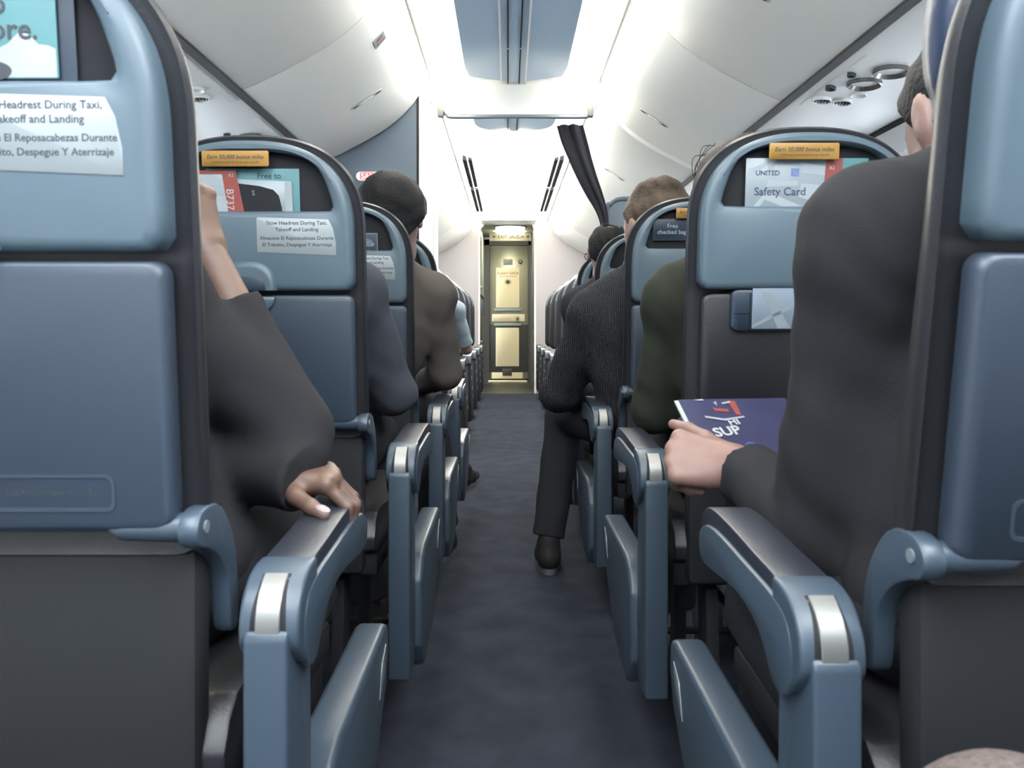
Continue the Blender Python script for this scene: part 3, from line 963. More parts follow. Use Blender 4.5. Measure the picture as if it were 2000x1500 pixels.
def armrest(parent, s, yoff, zup=0.0):
    """aisle armrest: s = +1 when the aisle is on the +x side; local to the seat empty"""
    ax = 0.277 if s > 0 else -0.270
    def X(a, b):
        return sorted((ax + s * a, ax + s * b))
    pad = prism('armrest', M_PAD, [(p.x + yoff, p.y) for p in smooth_path([(0.052, 0.590, 0), (0.060, 0.607, 0), (0.13, 0.6125, 0), (0.22, 0.618, 0), (0.29, 0.618, 0), (0.325, 0.607, 0), (0.335, 0.588, 0), (0.325, 0.576, 0)], 4)] + [(0.05 + yoff, 0.585)], 'x', *X(-0.027, 0.0235), 0.008, parent)
    cap_prof = [(p.x + yoff, p.y) for p in smooth_path([(0.064, 0.6100, 0), (0.040, 0.609, 0), (0.018, 0.602, 0), (0.002, 0.588, 0), (-0.006, 0.570, 0), (-0.006, 0.550, 0), (0.004, 0.536, 0)], 4)]
    cap_prof += [(0.020 + yoff, 0.522), (0.050 + yoff, 0.518), (0.064 + yoff, 0.54)]
    prism('armrest_cap', M_GREY, cap_prof, 'x', *X(-0.029, 0.027), 0.0075, pad, 3)
    curve = [(p.x, p.y) for p in smooth_path([(0.024, 0.6045, 0), (0.012, 0.5975, 0), (0.002, 0.588, 0), (-0.006, 0.570, 0), (-0.006, 0.535, 0)], 5)]
    def over(q, d, x0, x1, name, m, bev, flare=0.0):
        bm = bmesh.new()
        n = len(q)
        rows = []
        for k, (y, z) in enumerate(q):
            a, b = q[max(k - 1, 0)], q[min(k + 1, n - 1)]
            t = Vector((b[0] - a[0], b[1] - a[1])).normalized()
            nn = Vector((t.y, -t.x))
            if nn.x > 0 or (abs(nn.x) < 1e-6 and nn.y < 0): nn = -nn
            f = flare * max(0.0, (k / (n - 1) - 0.35)) 
            yo, zo = y + nn.x * d + yoff, z + nn.y * d
            yi, zi = y - nn.x * 0.004 + yoff, z - nn.y * 0.004
            xa, xb = ax + s * (x0 - f), ax + s * (x1 + f)
            rows.append([(xa, yi, zi), (xa, yo - nn.x * bev, zo - nn.y * bev), (xa + s * bev, yo, zo), (xb - s * bev, yo, zo), (xb, yo - nn.x * bev, zo - nn.y * bev), (xb, yi, zi)])
        add_loops(bm, rows, True, True)
        return obj(name, bm, m, pad)
    over(curve, 0.0006, -0.0150, 0.0120, 'clip_slot', M_BLACK, 0.0003, 0.007)
    over(curve[1:], 0.0030, -0.0128, 0.0098, 'clip', M_METAL, 0.0008)
    shell = [(p.x + yoff, p.y) for p in smooth_path([(0.010, 0.545, 0), (0.020, 0.578, 0), (0.055, 0.592, 0), (0.15, 0.597, 0), (0.26, 0.600, 0), (0.315, 0.590, 0), (0.330, 0.570, 0), (0.318, 0.548, 0), (0.27, 0.548, 0), (0.17, 0.557, 0), (0.10, 0.545, 0), (0.055, 0.512, 0), (0.025, 0.518, 0)], 3, True)]
    prism('side_shell', M_GREY, shell, 'x', *X(0.018, 0.0285), 0.004, pad)
    prism('inner_shell', M_GREY, shell, 'x', *X(-0.0305, -0.022), 0.004, pad)
    # end bay: upright post and forward spar
    post = prism('end_bay', M_GREY, [(-0.012 + yoff, 0.17), (-0.012 + yoff, 0.556), (-0.008 + yoff, 0.563), (0.02 + yoff, 0.563), (0.028 + yoff, 0.528), (0.045 + yoff, 0.520), (0.062 + yoff, 0.545), (0.070 + yoff, 0.548), (0.075 + yoff, 0.40), (0.085 + yoff, 0.17)], 'x', *X(-0.023, 0.018), 0.006, parent, 3)
    prism('recline_button', M_RAIL, [(0.052 + yoff, 0.535), (0.070 + yoff, 0.556), (0.078 + yoff, 0.552), (0.060 + yoff, 0.530)], 'x', *X(0.015, 0.024), 0.002, post)
    spar = prism('spar', M_GREY, [(0.070 + yoff, 0.20), (0.078 + yoff, 0.330), (0.110 + yoff, 0.372), (0.150 + yoff, 0.384), (0.46 + yoff, 0.386), (0.485 + yoff, 0.380), (0.49 + yoff, 0.34), (0.47 + yoff, 0.29), (0.30 + yoff, 0.16), (0.12 + yoff, 0.14)], 'x', *X(-0.016, 0.032), 0.009, post, 3)
    plate_bm = bmesh.new()
    add_prism(plate_bm, [(0.40 + yoff, 0.30), (0.445 + yoff, 0.325), (0.455 + yoff, 0.36), (0.42 + yoff, 0.345)], 'x', *X(0.0315, 0.0335), 0.001)
    obj('data_plate', plate_bm, M_RAIL, post)
    return pad

def make_seat(s, phi, yoff=0.0, tray=True, latch=True, hk=0.82):
    root = empty('airline_seat')
    f = lambda o: back_part(o, phi)
    f(obj('back_cushion', cushion_mesh(), M_LEATHER, root, angle=60))
    sh = f(obj('back_shroud', shroud_mesh(), M_PLASTIC, root, angle=50))
    f(plate('pocket_lining', M_LINING, [(p[0], p[1]) for p in seat_outline(0.165, 0.522, 0.42, 0.392, 0.02, 3.0)], 0.0125, 0.024, 0.002, root))
    sides = (-1, 1)
    hr = smooth_path([(-0.17, 0.40, 0), (-0.185, 0.46, 0), (-0.160, 0.510, 0), (-0.09, 0.532, 0), (0, 0.538, 0), (0.09, 0.532, 0), (0.160, 0.510, 0), (0.185, 0.46, 0), (0.17, 0.40, 0), (0.12, 0.36, 0), (-0.12, 0.36, 0)], 4, True)
    bm = bmesh.new()
    c = (0, 0.47)
    o = [(p.x * hk, p.y) for p in hr]
    if hk > 1:                      # the wings stand out and reach lower on this seat
        o = [(p.x, p.y) for p in smooth_path([(-0.178, 0.37, 0), (-0.190, 0.42, 0), (-0.184, 0.48, 0), (-0.160, 0.528, 0), (-0.09, 0.558, 0), (0, 0.564, 0), (0.09, 0.558, 0), (0.160, 0.528, 0), (0.184, 0.48, 0), (0.190, 0.42, 0), (0.178, 0.37, 0), (0.14, 0.34, 0), (-0.14, 0.34, 0)], 4, True)]
    add_loops(bm, [[(p[0], y, p[1]) for p in shrink(o, c, d)] for d, y in ((0.012, 0.066), (0.002, 0.074), (0.0, 0.090), (0.006, 0.112), (0.03, 0.128))], True, True)
    f(obj('headrest', bm, M_NAVY, root, angle=60))
    if tray:
        t = f(plate('tray_table', M_PLASTICSHADE, rrect(-0.193, 0.193, 0.006, 0.248, 0.014), -0.0125, 0.016, 0.007, root))
        # moulded groove with the life vest notice, corner vents
        bm = bmesh.new()
        ring_o = rrect(-0.15, 0.142, 0.024, 0.058, 0.008); ring_i = rrect(-0.147, 0.139, 0.0275, 0.0555, 0.007)
        add_loops(bm, [[(p[0], y, p[1]) for p in q] for q, y in ((ring_o, -0.012), (ring_o, -0.0134), (ring_i, -0.0134), (ring_i, -0.012))])
        obj('notice_frame', bm, M_PLASTICSHADE, t)
        lettering([('Life Vest Under Your Seat', 0.088, 0.0385, 0.0082, 'CENTER', 0.01, 0)], M_INK, t, -0.0127)
        if latch:
            bm = bmesh.new()
            add_plate(bm, [(0.05 * math.cos(R(a)), 0.246 + 0.036 * math.sin(R(a)) * -1) for a in range(0, 181, 10)], -0.020, -0.010, 0.005)
            obj('tray_latch', bm, M_PLASTIC, t, angle=60)
    else:
        f(plate('lower_back', M_LEATHER, rrect(-0.185, 0.185, 0.0, 0.25, 0.02), 0.004, 0.022, 0.006, root))
        h = f(plate('magazine_holder', M_CARDNAVY, rrect(-0.135, 0.135, 0.182, 0.256, 0.012), -0.006, 0.010, 0.004, root))
        bm = bmesh.new(); add_box(bm, -0.130, -0.104, -0.0075, -0.004, 0.213, 0.2145); add_box(bm, -0.102, -0.1005, -0.0075, -0.004, 0.186, 0.25)
        obj('holder_seam', bm, M_BLACK, h)
    if latch:
        # raised dome over the latch at the foot of the shroud
        bm = bmesh.new()
        N = 24
        L = []
        for rr, y in ((1.0, -0.010), (0.97, -0.016), (0.90, -0.020), (0.78, -0.0215)):
            L.append([(0.052 * rr * math.copysign(abs(math.cos(math.pi * k / N)) ** 0.8, math.cos(math.pi * k / N)), y, 0.258 + 0.054 * rr * math.sin(math.pi * k / N) ** 0.8) for k in range(N + 1)])
        add_loops(bm, L, False, True)
        o = obj('latch_dome', bm, M_PLASTIC, sh, angle=60)
        plate('latch_recess', M_CARDNAVY, [(0.034 * math.copysign(abs(math.cos(math.pi * k / 16)) ** 0.6, math.cos(math.pi * k / 16)), 0.258 + 0.026 * math.sin(math.pi * k / 16) ** 0.6) for k in range(17)], -0.0228, -0.014, 0.001, sh)
    # tray arms with their hinges
    arm_prof = [(p.x, p.y) for p in smooth_path([(-0.016, 0.655, 0), (-0.006, 0.669, 0), (0.015, 0.672, 0), (0.045, 0.664, 0), (0.075, 0.630, 0), (0.088, 0.590, 0), (0.090, 0.535, 0), (0.070, 0.535, 0), (0.062, 0.585, 0), (0.040, 0.615, 0), (0.010, 0.632, 0), (-0.010, 0.640, 0)], 3, True)]
    for q in sides:
        a = prism('tray_arm', M_GREY, arm_prof, 'x', *sorted((q * 0.196, q * 0.216)), 0.005, root)
        bm = bmesh.new()
        add_tube(bm, [(q * 0.130, 0.0, 0.655), (q * 0.140, 0.0, 0.655), (q * 0.148, 0.0, 0.655), (q * 0.198, 0.0, 0.655)], [0.006, 0.0115, 0.0125, 0.0135], 16)
        obj('hinge', bm, M_GREY, a)
        bm = bmesh.new(); add_prism(bm, [(0.002 + 0.006 * math.cos(2 * math.pi * k / 12), 0.655 + 0.006 * math.sin(2 * math.pi * k / 12)) for k in range(12)], 'x', *sorted((q * 0.215, q * 0.2175)))
        obj('pivot_screw', bm, M_RAIL, a)
    tube('tray_bar', M_GREY, [(-0.14, 0, 0.655), (0.14, 0, 0.655)], 0.0042, root)
    armrest(root, s, yoff)
    # seat pan, cushion and legs
    prism('seat_cushion', M_LEATHER, [(p.x, p.y) for p in smooth_path([(0.07, 0.47, 0), (0.25, 0.462, 0), (0.45, 0.478, 0), (0.505, 0.465, 0), (0.515, 0.43, 0), (0.49, 0.40, 0), (0.07, 0.385, 0)], 4, True)], 'x', -0.222, 0.222, 0.014, root)
    box('seat_pan', M_BLACK, -0.222, 0.222, 0.06, 0.47, 0.345, 0.39, 0.006, root)
    box('back_skirt', M_BLACK, -0.20, 0.20, 0.02, 0.06, 0.36, 0.63, 0.01, root)
    for q in (-0.14, 0.14):
        bm = bmesh.new()
        add_prism(bm, [(0.05, 0.0), (0.12, 0.0), (0.15, 0.33), (0.12, 0.345), (0.085, 0.33)], 'x', q - 0.012, q + 0.012, 0.003)
        add_prism(bm, [(0.36, 0.0), (0.43, 0.0), (0.38, 0.345), (0.33, 0.345)], 'x', q - 0.012, q + 0.012, 0.003)
        add_box(bm, q - 0.016, q + 0.016, 0.04, 0.45, 0.0, 0.018, 0.003)
        obj('leg', bm, M_BLACK, root)
    bm = bmesh.new(); add_tube(bm, [(-0.22, 0.44, 0.11), (0.22, 0.44, 0.11)], 0.009, 8); obj('baggage_bar', bm, M_BLACK, root)
    return root

XL, XR = -0.520, 0.494
PHI = R(5.5)
GSL, GSR = 'economy seats left of the aisle', 'economy seats right of the aisle'
SEATS = {}
def setup(key, root, x, y, label, group):
    root.location = (x, y, 0)
    tag(root, label, 'airline seat', group)
    SEATS[key] = root
    return root
def shroud_of(root):
    return [c for c in root.children if c.name.split('.')[0] == 'back_shroud'][0]

seatL = make_seat(1, PHI)
L = {}
pitch = 0.74
labsL = ['blue grey seat back nearest on the left with a large stow headrest notice', 'second seat back on the left, amber bonus sticker over a torn safety card',
         'third seat back on the left, before the black haired passenger', 'fourth seat back on the left with a red card in its pocket']
for i in range(4):
    r = seatL if i == 0 else copy_tree(seatL)
    setup('L%d' % (i + 1), r, XL - (0.014 if i == 0 else 0), 0.72 + pitch * i - (0.015 if i == 0 else 0), labsL[i], GSL)
for i in (1, 2, 3):
    sticker_stow(shroud_of(SEATS['L%d' % i]))
for i in (2,):
    sticker_bonus(shroud_of(SEATS['L%d' % i]))
seatR1 = make_seat(-1, R(9), 0.03, hk=1.05)
setup('R1', seatR1, XR + 0.006, 0.615, 'blue grey seat back nearest on the right, cut by the frame edge', GSR)
seatR2 = make_seat(-1, PHI, -0.015, tray=False, latch=False)
setup('R2', seatR2, XR, 1.40, 'seat back on the right holding the white and red safety card', GSR)
seatR = make_seat(-1, PHI, -0.005)
labsR = ['third seat back on the right with the free checked bag card', 'fourth seat back on the right, behind the dark knit shoulder', 'fifth seat back on the right, white lettering in its pocket, before the low divider']
for i in range(3):
    r = seatR if i == 0 else copy_tree(seatR)
    setup('R%d' % (i + 3), r, XR - 0.0, 2.14 + pitch * i, labsR[i], GSR)
for i in (2, 3):
    sticker_bonus(shroud_of(SEATS['R%d' % i]))
r = copy_tree(seatR)
setup('R0', r, XR, -0.16, 'seat beside the camera on the right under the beige trousered passenger', GSR)

# ------------------------------------------------------------------ cards and magazines in the seat pockets
def in_pocket(root, phi, o):
    """a top-level card standing in a seat's pocket"""
    o.location = (root.location.x, root.location.y, 0.65)
    o.rotation_euler = (phi, 0, 0)
    return o
def card(name, m, poly, y, label, cat, root, phi=PHI, group=None, th=0.0012, tilt=0.0):
    o = plate(name, m, poly, y, y + th, 0.0003)
    in_pocket(root, phi, o)
    tag(o, label, cat, group)
    return o
def strips(name, m, polys, y, parent):
    bm = bmesh.new()
    for p in polys:
        add_prism(bm, p, 'y', y, y + 0.0004)
    return obj(name, bm, m, parent, smooth=False)

GC = 'cards standing in the seat pockets'
# nearest left: teal card with cloud
a = card('advert_card', M_TEAL, rrect(-0.135, 0.1025, 0.407, 0.508, 0.002), 0.004, 'teal advert card with a white cloud in the nearest left seat pocket', 'card', SEATS['L1'], group=GC)
lettering([('Free to', 0.060, 0.462, 0.026, 'RIGHT', 0.014, 0), ('explore more.', 0.0865, 0.4405, 0.0255, 'RIGHT', 0.014, 0)], M_INK, a, 0.0035)
cl = [(-0.135, 0.408), (0.101, 0.408), (0.101, 0.4320), (0.095, 0.4350), (0.086, 0.4360), (0.081, 0.4420), (0.075, 0.4460), (0.069, 0.4455), (0.064, 0.4410), (0.060, 0.4370), (0.050, 0.4320), (0.030, 0.428), (0.0, 0.422), (-0.03, 0.428), (-0.08, 0.422), (-0.135, 0.43)]
strips('cloud', M_CLOUD, [cl], 0.0037, a)
strips('figure', M_INK, [ellipse(0.044, 0.4135, 0.018, 0.0085, 20)], 0.0034, a)
a = card('folded_leaflet', M_CARDNAVY, rrect(0.030, 0.1165, 0.402, 0.515, 0.002), 0.008, 'narrow navy leaflet showing beside the teal card in the nearest left pocket', 'leaflet', SEATS['L1'], group=GC)

def safety_card(root, name_label, x0, x1, z0, z1, y, skew=0.0, red_top=False, phi=PHI):
    P = lambda u, v: (x0 + (x1 - x0) * u + skew * v, z0 + (z1 - z0) * v)
    q = [P(0, 0), P(1, 0), P(1, 1), P(0, 1)]
    a = card('safety_card', M_CARDPALE, q, y, name_label, 'safety card', root, phi, GC)
    strips('red_band', M_RED, [[P(0.80, 0.0), P(1, 0), P(1, 1), P(0.83, 1)]] + ([[P(0, 0.93), P(0.83, 0.93), P(0.83, 1), P(0, 1)]] if red_top else []), y - 0.0004, a)
    strips('pattern', M_CARDPALE2, [[P(.02, .02), P(.16, .30), P(.20, .27), P(.10, .02)], [P(.16, .30), P(.50, .08), P(.56, .18), P(.22, .42)], [P(.56, .18), P(.72, .02), P(.64, .02), P(.46, .05)],
            [P(.56, .32), P(.82, .18), P(.82, .52), P(.58, .56)], [P(.24, .62), P(.54, .60), P(.55, .52), P(.22, .50)], [P(.56, .92), P(.82, .86), P(.82, .70), P(.58, .74)], [P(.28, .70), P(.32, .98), P(.26, .98), P(.20, .72)], [P(.02, .80), P(.2, .92), P(.2, .84), P(.02, .70)]], y - 0.0003, a)
    return a, P
a, P = safety_card(SEATS['R2'], 'white United safety card with a red band in the right seat pocket', -0.114, 0.056, 0.388, 0.4875, 0.000)
x, z = P(0.10, 0.70); lettering([('UNITED', x, z, 0.0120, 'LEFT', 0.012, 0)], M_INKNAVY, a, -0.0006)
x, z = P(0.09, 0.35); lettering([('Safety Card', x, z, 0.0195, 'LEFT', 0.012, 0)], M_INKNAVY, a, -0.0006)
x, z = P(0.47, 0.685); strips('logo', mat('logo_blue', (0.10, 0.14, 0.30), 0.5), [[(x, z), (x + .014, z), (x + .014, z + .0135), (x, z + .0135)]], -0.0006, a)
strips('logo_globe', M_CARDPALE, [[(x + .004 + .008 * t, z + .002 + 0.010 * (1 - t) ** 2) for t in (0, .25, .5, .75, 1)] + [(x + .0125 - .008 * t, z + .0035 + .010 * t ** 2) for t in (0, .25, .5, .75, 1)]], -0.0008, a)
x, z = P(0.865, 0.80); lettering([('R2', x, z, 0.0085, 'LEFT', 0.01, 0)], M_INKWHITE, a, -0.0006)
def vertical_text(s, x, z, size, m, parent, y):
    o = obj('band_lettering', text_mesh([(s, 0, 0, size, 'LEFT', 0.0, 0)]), m, parent, smooth=False)
    o.location = (x, y, z); o.rotation_euler = (0, R(90), 0)
    return o
x, z = P(0.84, 0.52); vertical_text('B737', x, z, 0.022, M_INKWHITE, a, -0.0006)
a = card('advert_card', M_TEAL, rrect(-0.09, 0.104, 0.385, 0.488, 0.001), 0.005, 'teal advert card behind the white safety card on the right', 'card', SEATS['R2'], group=GC)
lettering([('Free to', 0.074, 0.460, 0.0175, 'RIGHT', 0.012, 0), ('explore more.', 0.092, 0.4405, 0.0175, 'RIGHT', 0.012, 0)], M_INK, a, 0.0045)
m = card('magazine', mat('magazine_grey', (0.20, 0.25, 0.30), 0.4), rrect(-0.098, 0.09, 0.186, 0.262, 0.001), -0.0085, 'grey magazine with crossing pale stripes in the holder under the right shroud', 'magazine', SEATS['R2'], th=0.002)
strips('pattern', M_CARDPALE, [[(-0.097, 0.187), (-0.005, 0.234), (-0.006, 0.241), (-0.097, 0.193)], [(-0.082, 0.252), (-0.066, 0.252), (-0.030, 0.187), (-0.052, 0.187)], [(-0.004, 0.19), (0.05, 0.25), (0.056, 0.25), (0.004, 0.19)]], -0.0089, m)

a, P = safety_card(SEATS['L2'], 'tilted safety card with a red band in the second left pocket beside a raised hand', -0.155, -0.004, 0.380, 0.478, 0.000, -0.018, True)
x, z = P(0.90, 0.88); lettering([('R2', x, z, 0.0085, 'LEFT', 0.0, 0)], M_INKWHITE, a, -0.0006)
x, z = P(0.845, 0.66); vertical_text('B737', x, z, 0.019, M_INKWHITE, a, -0.0006)
a = card('advert_card', M_TEAL, rrect(-0.08, 0.0935, 0.385, 0.482, 0.001), 0.008, 'teal advert card behind the magazine in the second left pocket', 'card', SEATS['L2'], group=GC)
lettering([('Free to', 0.060, 0.464, 0.0150, 'RIGHT', 0.012, 0)], M_INK, a, 0.0075)
a = card('magazine', M_CARDPALE, [(-0.09, 0.385), (0.082, 0.385), (0.080, 0.458), (-0.09, 0.466)], 0.0035, 'pale magazine with a dark rounded picture in the second left pocket', 'magazine', SEATS['L2'], group=GC, th=0.003)
strips('cover_picture', M_BLACK, [[(-0.089, 0.386), (0.062, 0.386), (0.061, 0.410), (0.056, 0.432), (0.046, 0.443), (0.020, 0.450), (-0.02, 0.455), (-0.089, 0.46)]], 0.0031, a)
lettering([('S', 0.006, 0.433, 0.013, 'LEFT', 0.0, 0)], M_CARDPALE, a, 0.0029)
strips('spine', M_STICKER, [[(0.068, 0.386), (0.0815, 0.386), (0.0795, 0.457), (0.067, 0.457)]], 0.0029, a)

a = card('advert_card', M_TEAL, rrect(-0.06, 0.061, 0.39, 0.472, 0.001), 0.008, 'teal card end in the third left pocket', 'card', SEATS['L3'], group=GC)
a = card('magazine', M_CARDNAVY, rrect(-0.07, 0.113, 0.385, 0.452, 0.001), 0.003, 'navy magazine with a shiny car picture in the third left pocket', 'magazine', SEATS['L3'], group=GC, th=0.003)
strips('cover_border', M_CARDPALE, [[(0.04, 0.450), (0.112, 0.450), (0.112, 0.452), (0.04, 0.452)], [(0.1115, 0.386), (0.113, 0.386), (0.113, 0.452), (0.1115, 0.452)]], 0.0027, a)
strips('car_picture', M_BULK, [[(0.03, 0.442), (0.075, 0.441), (0.096, 0.432), (0.104, 0.420), (0.098, 0.414), (0.03, 0.416)]], 0.0026, a)
strips('car_shine', M_STICKER, [[(0.04, 0.438), (0.072, 0.437), (0.072, 0.4355), (0.04, 0.4365)], [(0.03, 0.428), (0.09, 0.427), (0.09, 0.426), (0.03, 0.4268)], [(0.098, 0.424), (0.104, 0.420), (0.098, 0.417)], [(0.03, 0.404), (0.092, 0.404), (0.092, 0.4025), (0.03, 0.4025)]], 0.0024, a)
a = card('card', M_RED, [(0.02, 0.385), (0.090, 0.385), (0.078, 0.47), (0.02, 0.474)], 0.002, 'red card standing in the fourth left pocket', 'card', SEATS['L4'], group=GC)

a = card('advert_card', M_CARDNAVY, rrect(-0.137, 0.02, 0.425, 0.483, 0.001), 0.003, 'dark blue free checked bag card in the third right pocket', 'card', SEATS['R3'], group=GC)
lettering([('Free', -0.084, 0.459, 0.0165, 'CENTER', 0.01, 0), ('checked bag.', -0.084, 0.4425, 0.0160, 'CENTER', 0.01, 0)], M_STICKER, a, 0.0026)
strips('card_edge', M_GREY, [[(-0.137, 0.425), (0.02, 0.425), (0.02, 0.4262), (-0.137, 0.4262)], [(-0.043, 0.425), (-0.0425, 0.425), (-0.0425, 0.436), (-0.043, 0.436)]], 0.0026, a)
a = card('advert_card', M_CARDNAVY, rrect(-0.135, 0.10, 0.39, 0.475, 0.001), 0.003, 'navy card with white lettering in the fifth right pocket', 'card', SEATS['R5'], group=GC)
lettering([('Here', -0.125, 0.410, 0.030, 'LEFT', 0.012, 0)], M_STICKER, a, 0.0026)
strips('card_line', M_STICKER, [[(-0.125, 0.443), (0.0, 0.443), (0.0, 0.4445), (-0.125, 0.4445)]], 0.0026, a)
a = card('advert_card', mat('card_brown', (0.30, 0.16, 0.11), 0.5), ellipse(0.155 - 0.06, 0.462, 0.05, 0.05, 24), 0.004, 'unused', 'card', SEATS['R1'], R(9))
bpy.data.objects.remove(a)

# ------------------------------------------------------------------ first class seats
def make_first(s):
    root = empty('first_class_seat')
    o = seat_outline(0.225, 0.585, 0.34, -0.05, 0.05, 2.4)
    c = (0, 0.26)
    f3 = lambda q, y: [(p[0], y, p[1]) for p in q]
    bm = bmesh.new()
    add_loops(bm, [f3(shrink(o, c, d), y) for d, y in ((0.05, 0.0), (0.02, 0.004), (0.004, 0.016), (0.0, 0.04), (0.0, 0.09), (0.01, 0.12), (0.05, 0.135))], True, True)
    back_part(obj('backrest', bm, M_LEATHER, root, angle=60), R(7))
    pp = [Vector((p[0], 0.012, p[1])) for p in shrink(o, c, 0.006)[3:38]]
    bm = bmesh.new(); add_tube(bm, pp, 0.006, 8)
    back_part(obj('piping', bm, M_RAIL, root), R(7))
    bm = bmesh.new()
    add_prism(bm, [(p.x, p.y) for p in smooth_path([(-0.14, 0.40, 0), (-0.15, 0.52, 0), (-0.10, 0.575, 0), (0, 0.585, 0), (0.10, 0.575, 0), (0.15, 0.52, 0), (0.14, 0.40, 0)], 4)], 'y', 0.12, 0.17, 0.015)
    back_part(obj('headrest', bm, M_NAVY, root), R(7))
    a = prism('armrest', M_LEATHER, [(0.0, 0.57), (0.0, 0.615), (0.30, 0.625), (0.42, 0.60), (0.42, 0.56)], 'x', *sorted((s * 0.245, s * 0.315)), 0.012, root)
    prism('armrest_end', M_RAIL, [(-0.012, 0.55), (-0.012, 0.608), (0.004, 0.618), (0.02, 0.55)], 'x', *sorted((s * 0.248, s * 0.312)), 0.004, a)
    prism('end_bay', M_CLOTHNAVY, [(0.0, 0.10), (0.0, 0.57), (0.42, 0.56), (0.50, 0.35), (0.45, 0.10)], 'x', *sorted((s * 0.250, s * 0.310)), 0.01, root)
    for y, z in ((0.02, 0.50), (0.06, 0.42), (0.22, 0.33), (0.36, 0.25)):
        box('side_fitting', M_METAL, *sorted((s * 0.308, s * 0.315)), y, y + 0.018, z, z + 0.026, 0.003, root)
    prism('seat_cushion', M_LEATHER, [(0.08, 0.36), (0.08, 0.48), (0.52, 0.49), (0.55, 0.45), (0.52, 0.36)], 'x', -0.235, 0.235, 0.02, root)
    box('seat_base', M_BLACK, -0.23, 0.23, 0.10, 0.48, 0.0, 0.36, 0.01, root)
    return root
GFL, GFR = 'first class seats left of the aisle', 'first class seats right of the aisle'
ordn = ['first dark leather seat beyond the closet bulkhead on the left', 'second dark leather seat on the left, carrying the pale blue shirt', 'third dark leather seat in the left front section', 'fourth dark leather seat in the left front section', 'foremost dark leather seat on the left, before the galley opening']
ordr = ['first dark leather seat beyond the low divider on the right', 'second dark leather seat in the right front section', 'third dark leather seat in the right front section', 'fourth dark leather seat in the right front section', 'foremost dark leather seat on the right, before the front bulkhead']
fl = make_first(1); fr_ = make_first(-1)
for i in range(5):
    y = 5.05 + 0.86 * i
    a = fl if i == 0 else copy_tree(fl)
    a.location = (-0.635, y, 0); tag(a, ordn[i], 'first class seat', GFL)
    a = fr_ if i == 0 else copy_tree(fr_)
    a.location = (0.60, y, 0); tag(a, ordr[i], 'first class seat', GFR)
# ------------------------------------------------------------------ people
def ortho(d, n):
    d = unit(d); n = np.array(n, float)
    n = unit(n - d * float(n @ d))
    return d, n

def rot_about(v, axis, ang):
    axis = unit(axis); v = np.array(v, float)
    return v * math.cos(ang) + np.cross(axis, v) * math.sin(ang) + axis * float(axis @ v) * (1 - math.cos(ang))

def hand_mesh(w, d, n, thumb_side, curls, thumb=(0.62, 0.70, -0.25), tb=(12, 18), arm_from=None, h=0.0026, sc=1.0, spread=0.04):
    """w wrist, d towards the fingers, n out of the back of the hand; thumb_side vector picks the side"""
    d, n = ortho(d, n)
    s = np.cross(d, n)
    if float(s @ np.array(thumb_side, float)) < 0: s = -s
    w = np.array(w, float)
    F = Field(w - 0.21 * sc, w + 0.21 * sc, h)
    if arm_from is not None:
        a = w + unit(np.array(arm_from, float) - w) * 0.12
        F.cone(a, w, 0.034 * sc, 0.0245 * sc, 0.01)
    F.cone(w + s * 0.009, w - s * 0.009, 0.021 * sc, 0.021 * sc, 0.012)
    mcp = [(0.030, 0.088), (0.009, 0.093), (-0.012, 0.089), (-0.031, 0.079)]
    lens = [(0.043, 0.026, 0.021), (0.047, 0.030, 0.022), (0.044, 0.028, 0.022), (0.034, 0.021, 0.019)]
    rad = [(0.0098, 0.0088, 0.0080, 0.0068), (0.0100, 0.0090, 0.0082, 0.0070), (0.0096, 0.0086, 0.0078, 0.0067), (0.0086, 0.0076, 0.0069, 0.0060)]
    tips = []
    for i in range(4):
        so, do = mcp[i]
        m = w + (s * so + d * do) * sc
        F.cone(w + (s * so * 0.5 + d * 0.012) * sc, m, 0.0165 * sc, 0.0125 * sc, 0.014)
        F.ell(m + n * 0.004 * sc, np.array([0.011, 0.011, 0.0095]) * sc, k=0.006)
    pads = w + (d * 0.045 - n * 0.010) * sc
    F.ell(pads, np.array([0.034, 0.040, 0.012]) * sc, np.stack([s, d, n], 1), 0.012)
    for i in range(4):
        so, do = mcp[i]
        p = w + (s * so + d * do) * sc
        dirv = rot_about(d, n, 0) + s * (0.0 if i == 1 else spread * (1.5 - i))
        c1, c2, c3 = curls[i]
        ang = 0
        axis = s
        # rotate d towards -n
        sign = 1.0 if float(np.cross(axis, d) @ n) < 0 else -1.0
        for j, (L, c) in enumerate(zip(lens[i], (c1, c2, c3))):
            ang += R(c)
            v = unit(rot_about(dirv, axis, sign * ang))
            q = p + v * L * sc
            F.cone(p, q, rad[i][j] * sc, rad[i][j + 1] * sc, 0.004)
            p = q
        tips.append((p, v))
    # thumb leaves the side of the palm near its base
    p = w + (d * 0.022 + s * 0.020 - n * 0.006) * sc
    v = unit(d * thumb[0] + s * thumb[1] + n * thumb[2])
    for j, (L, r0, r1) in enumerate(((0.044, 0.0155, 0.0120), (0.033, 0.0118, 0.0105), (0.027, 0.0106, 0.0078))):
        q = p + v * L * sc
        F.cone(p, q, r0 * sc, r1 * sc, 0.010 if j == 0 else 0.004)
        last = (p, q, v)
        p = q
        if j < 2:
            v = unit(v + (d * 0.9 - s * 0.35) * math.tan(R(tb[j])))
    return F.mesh(), last, (d, n, s)

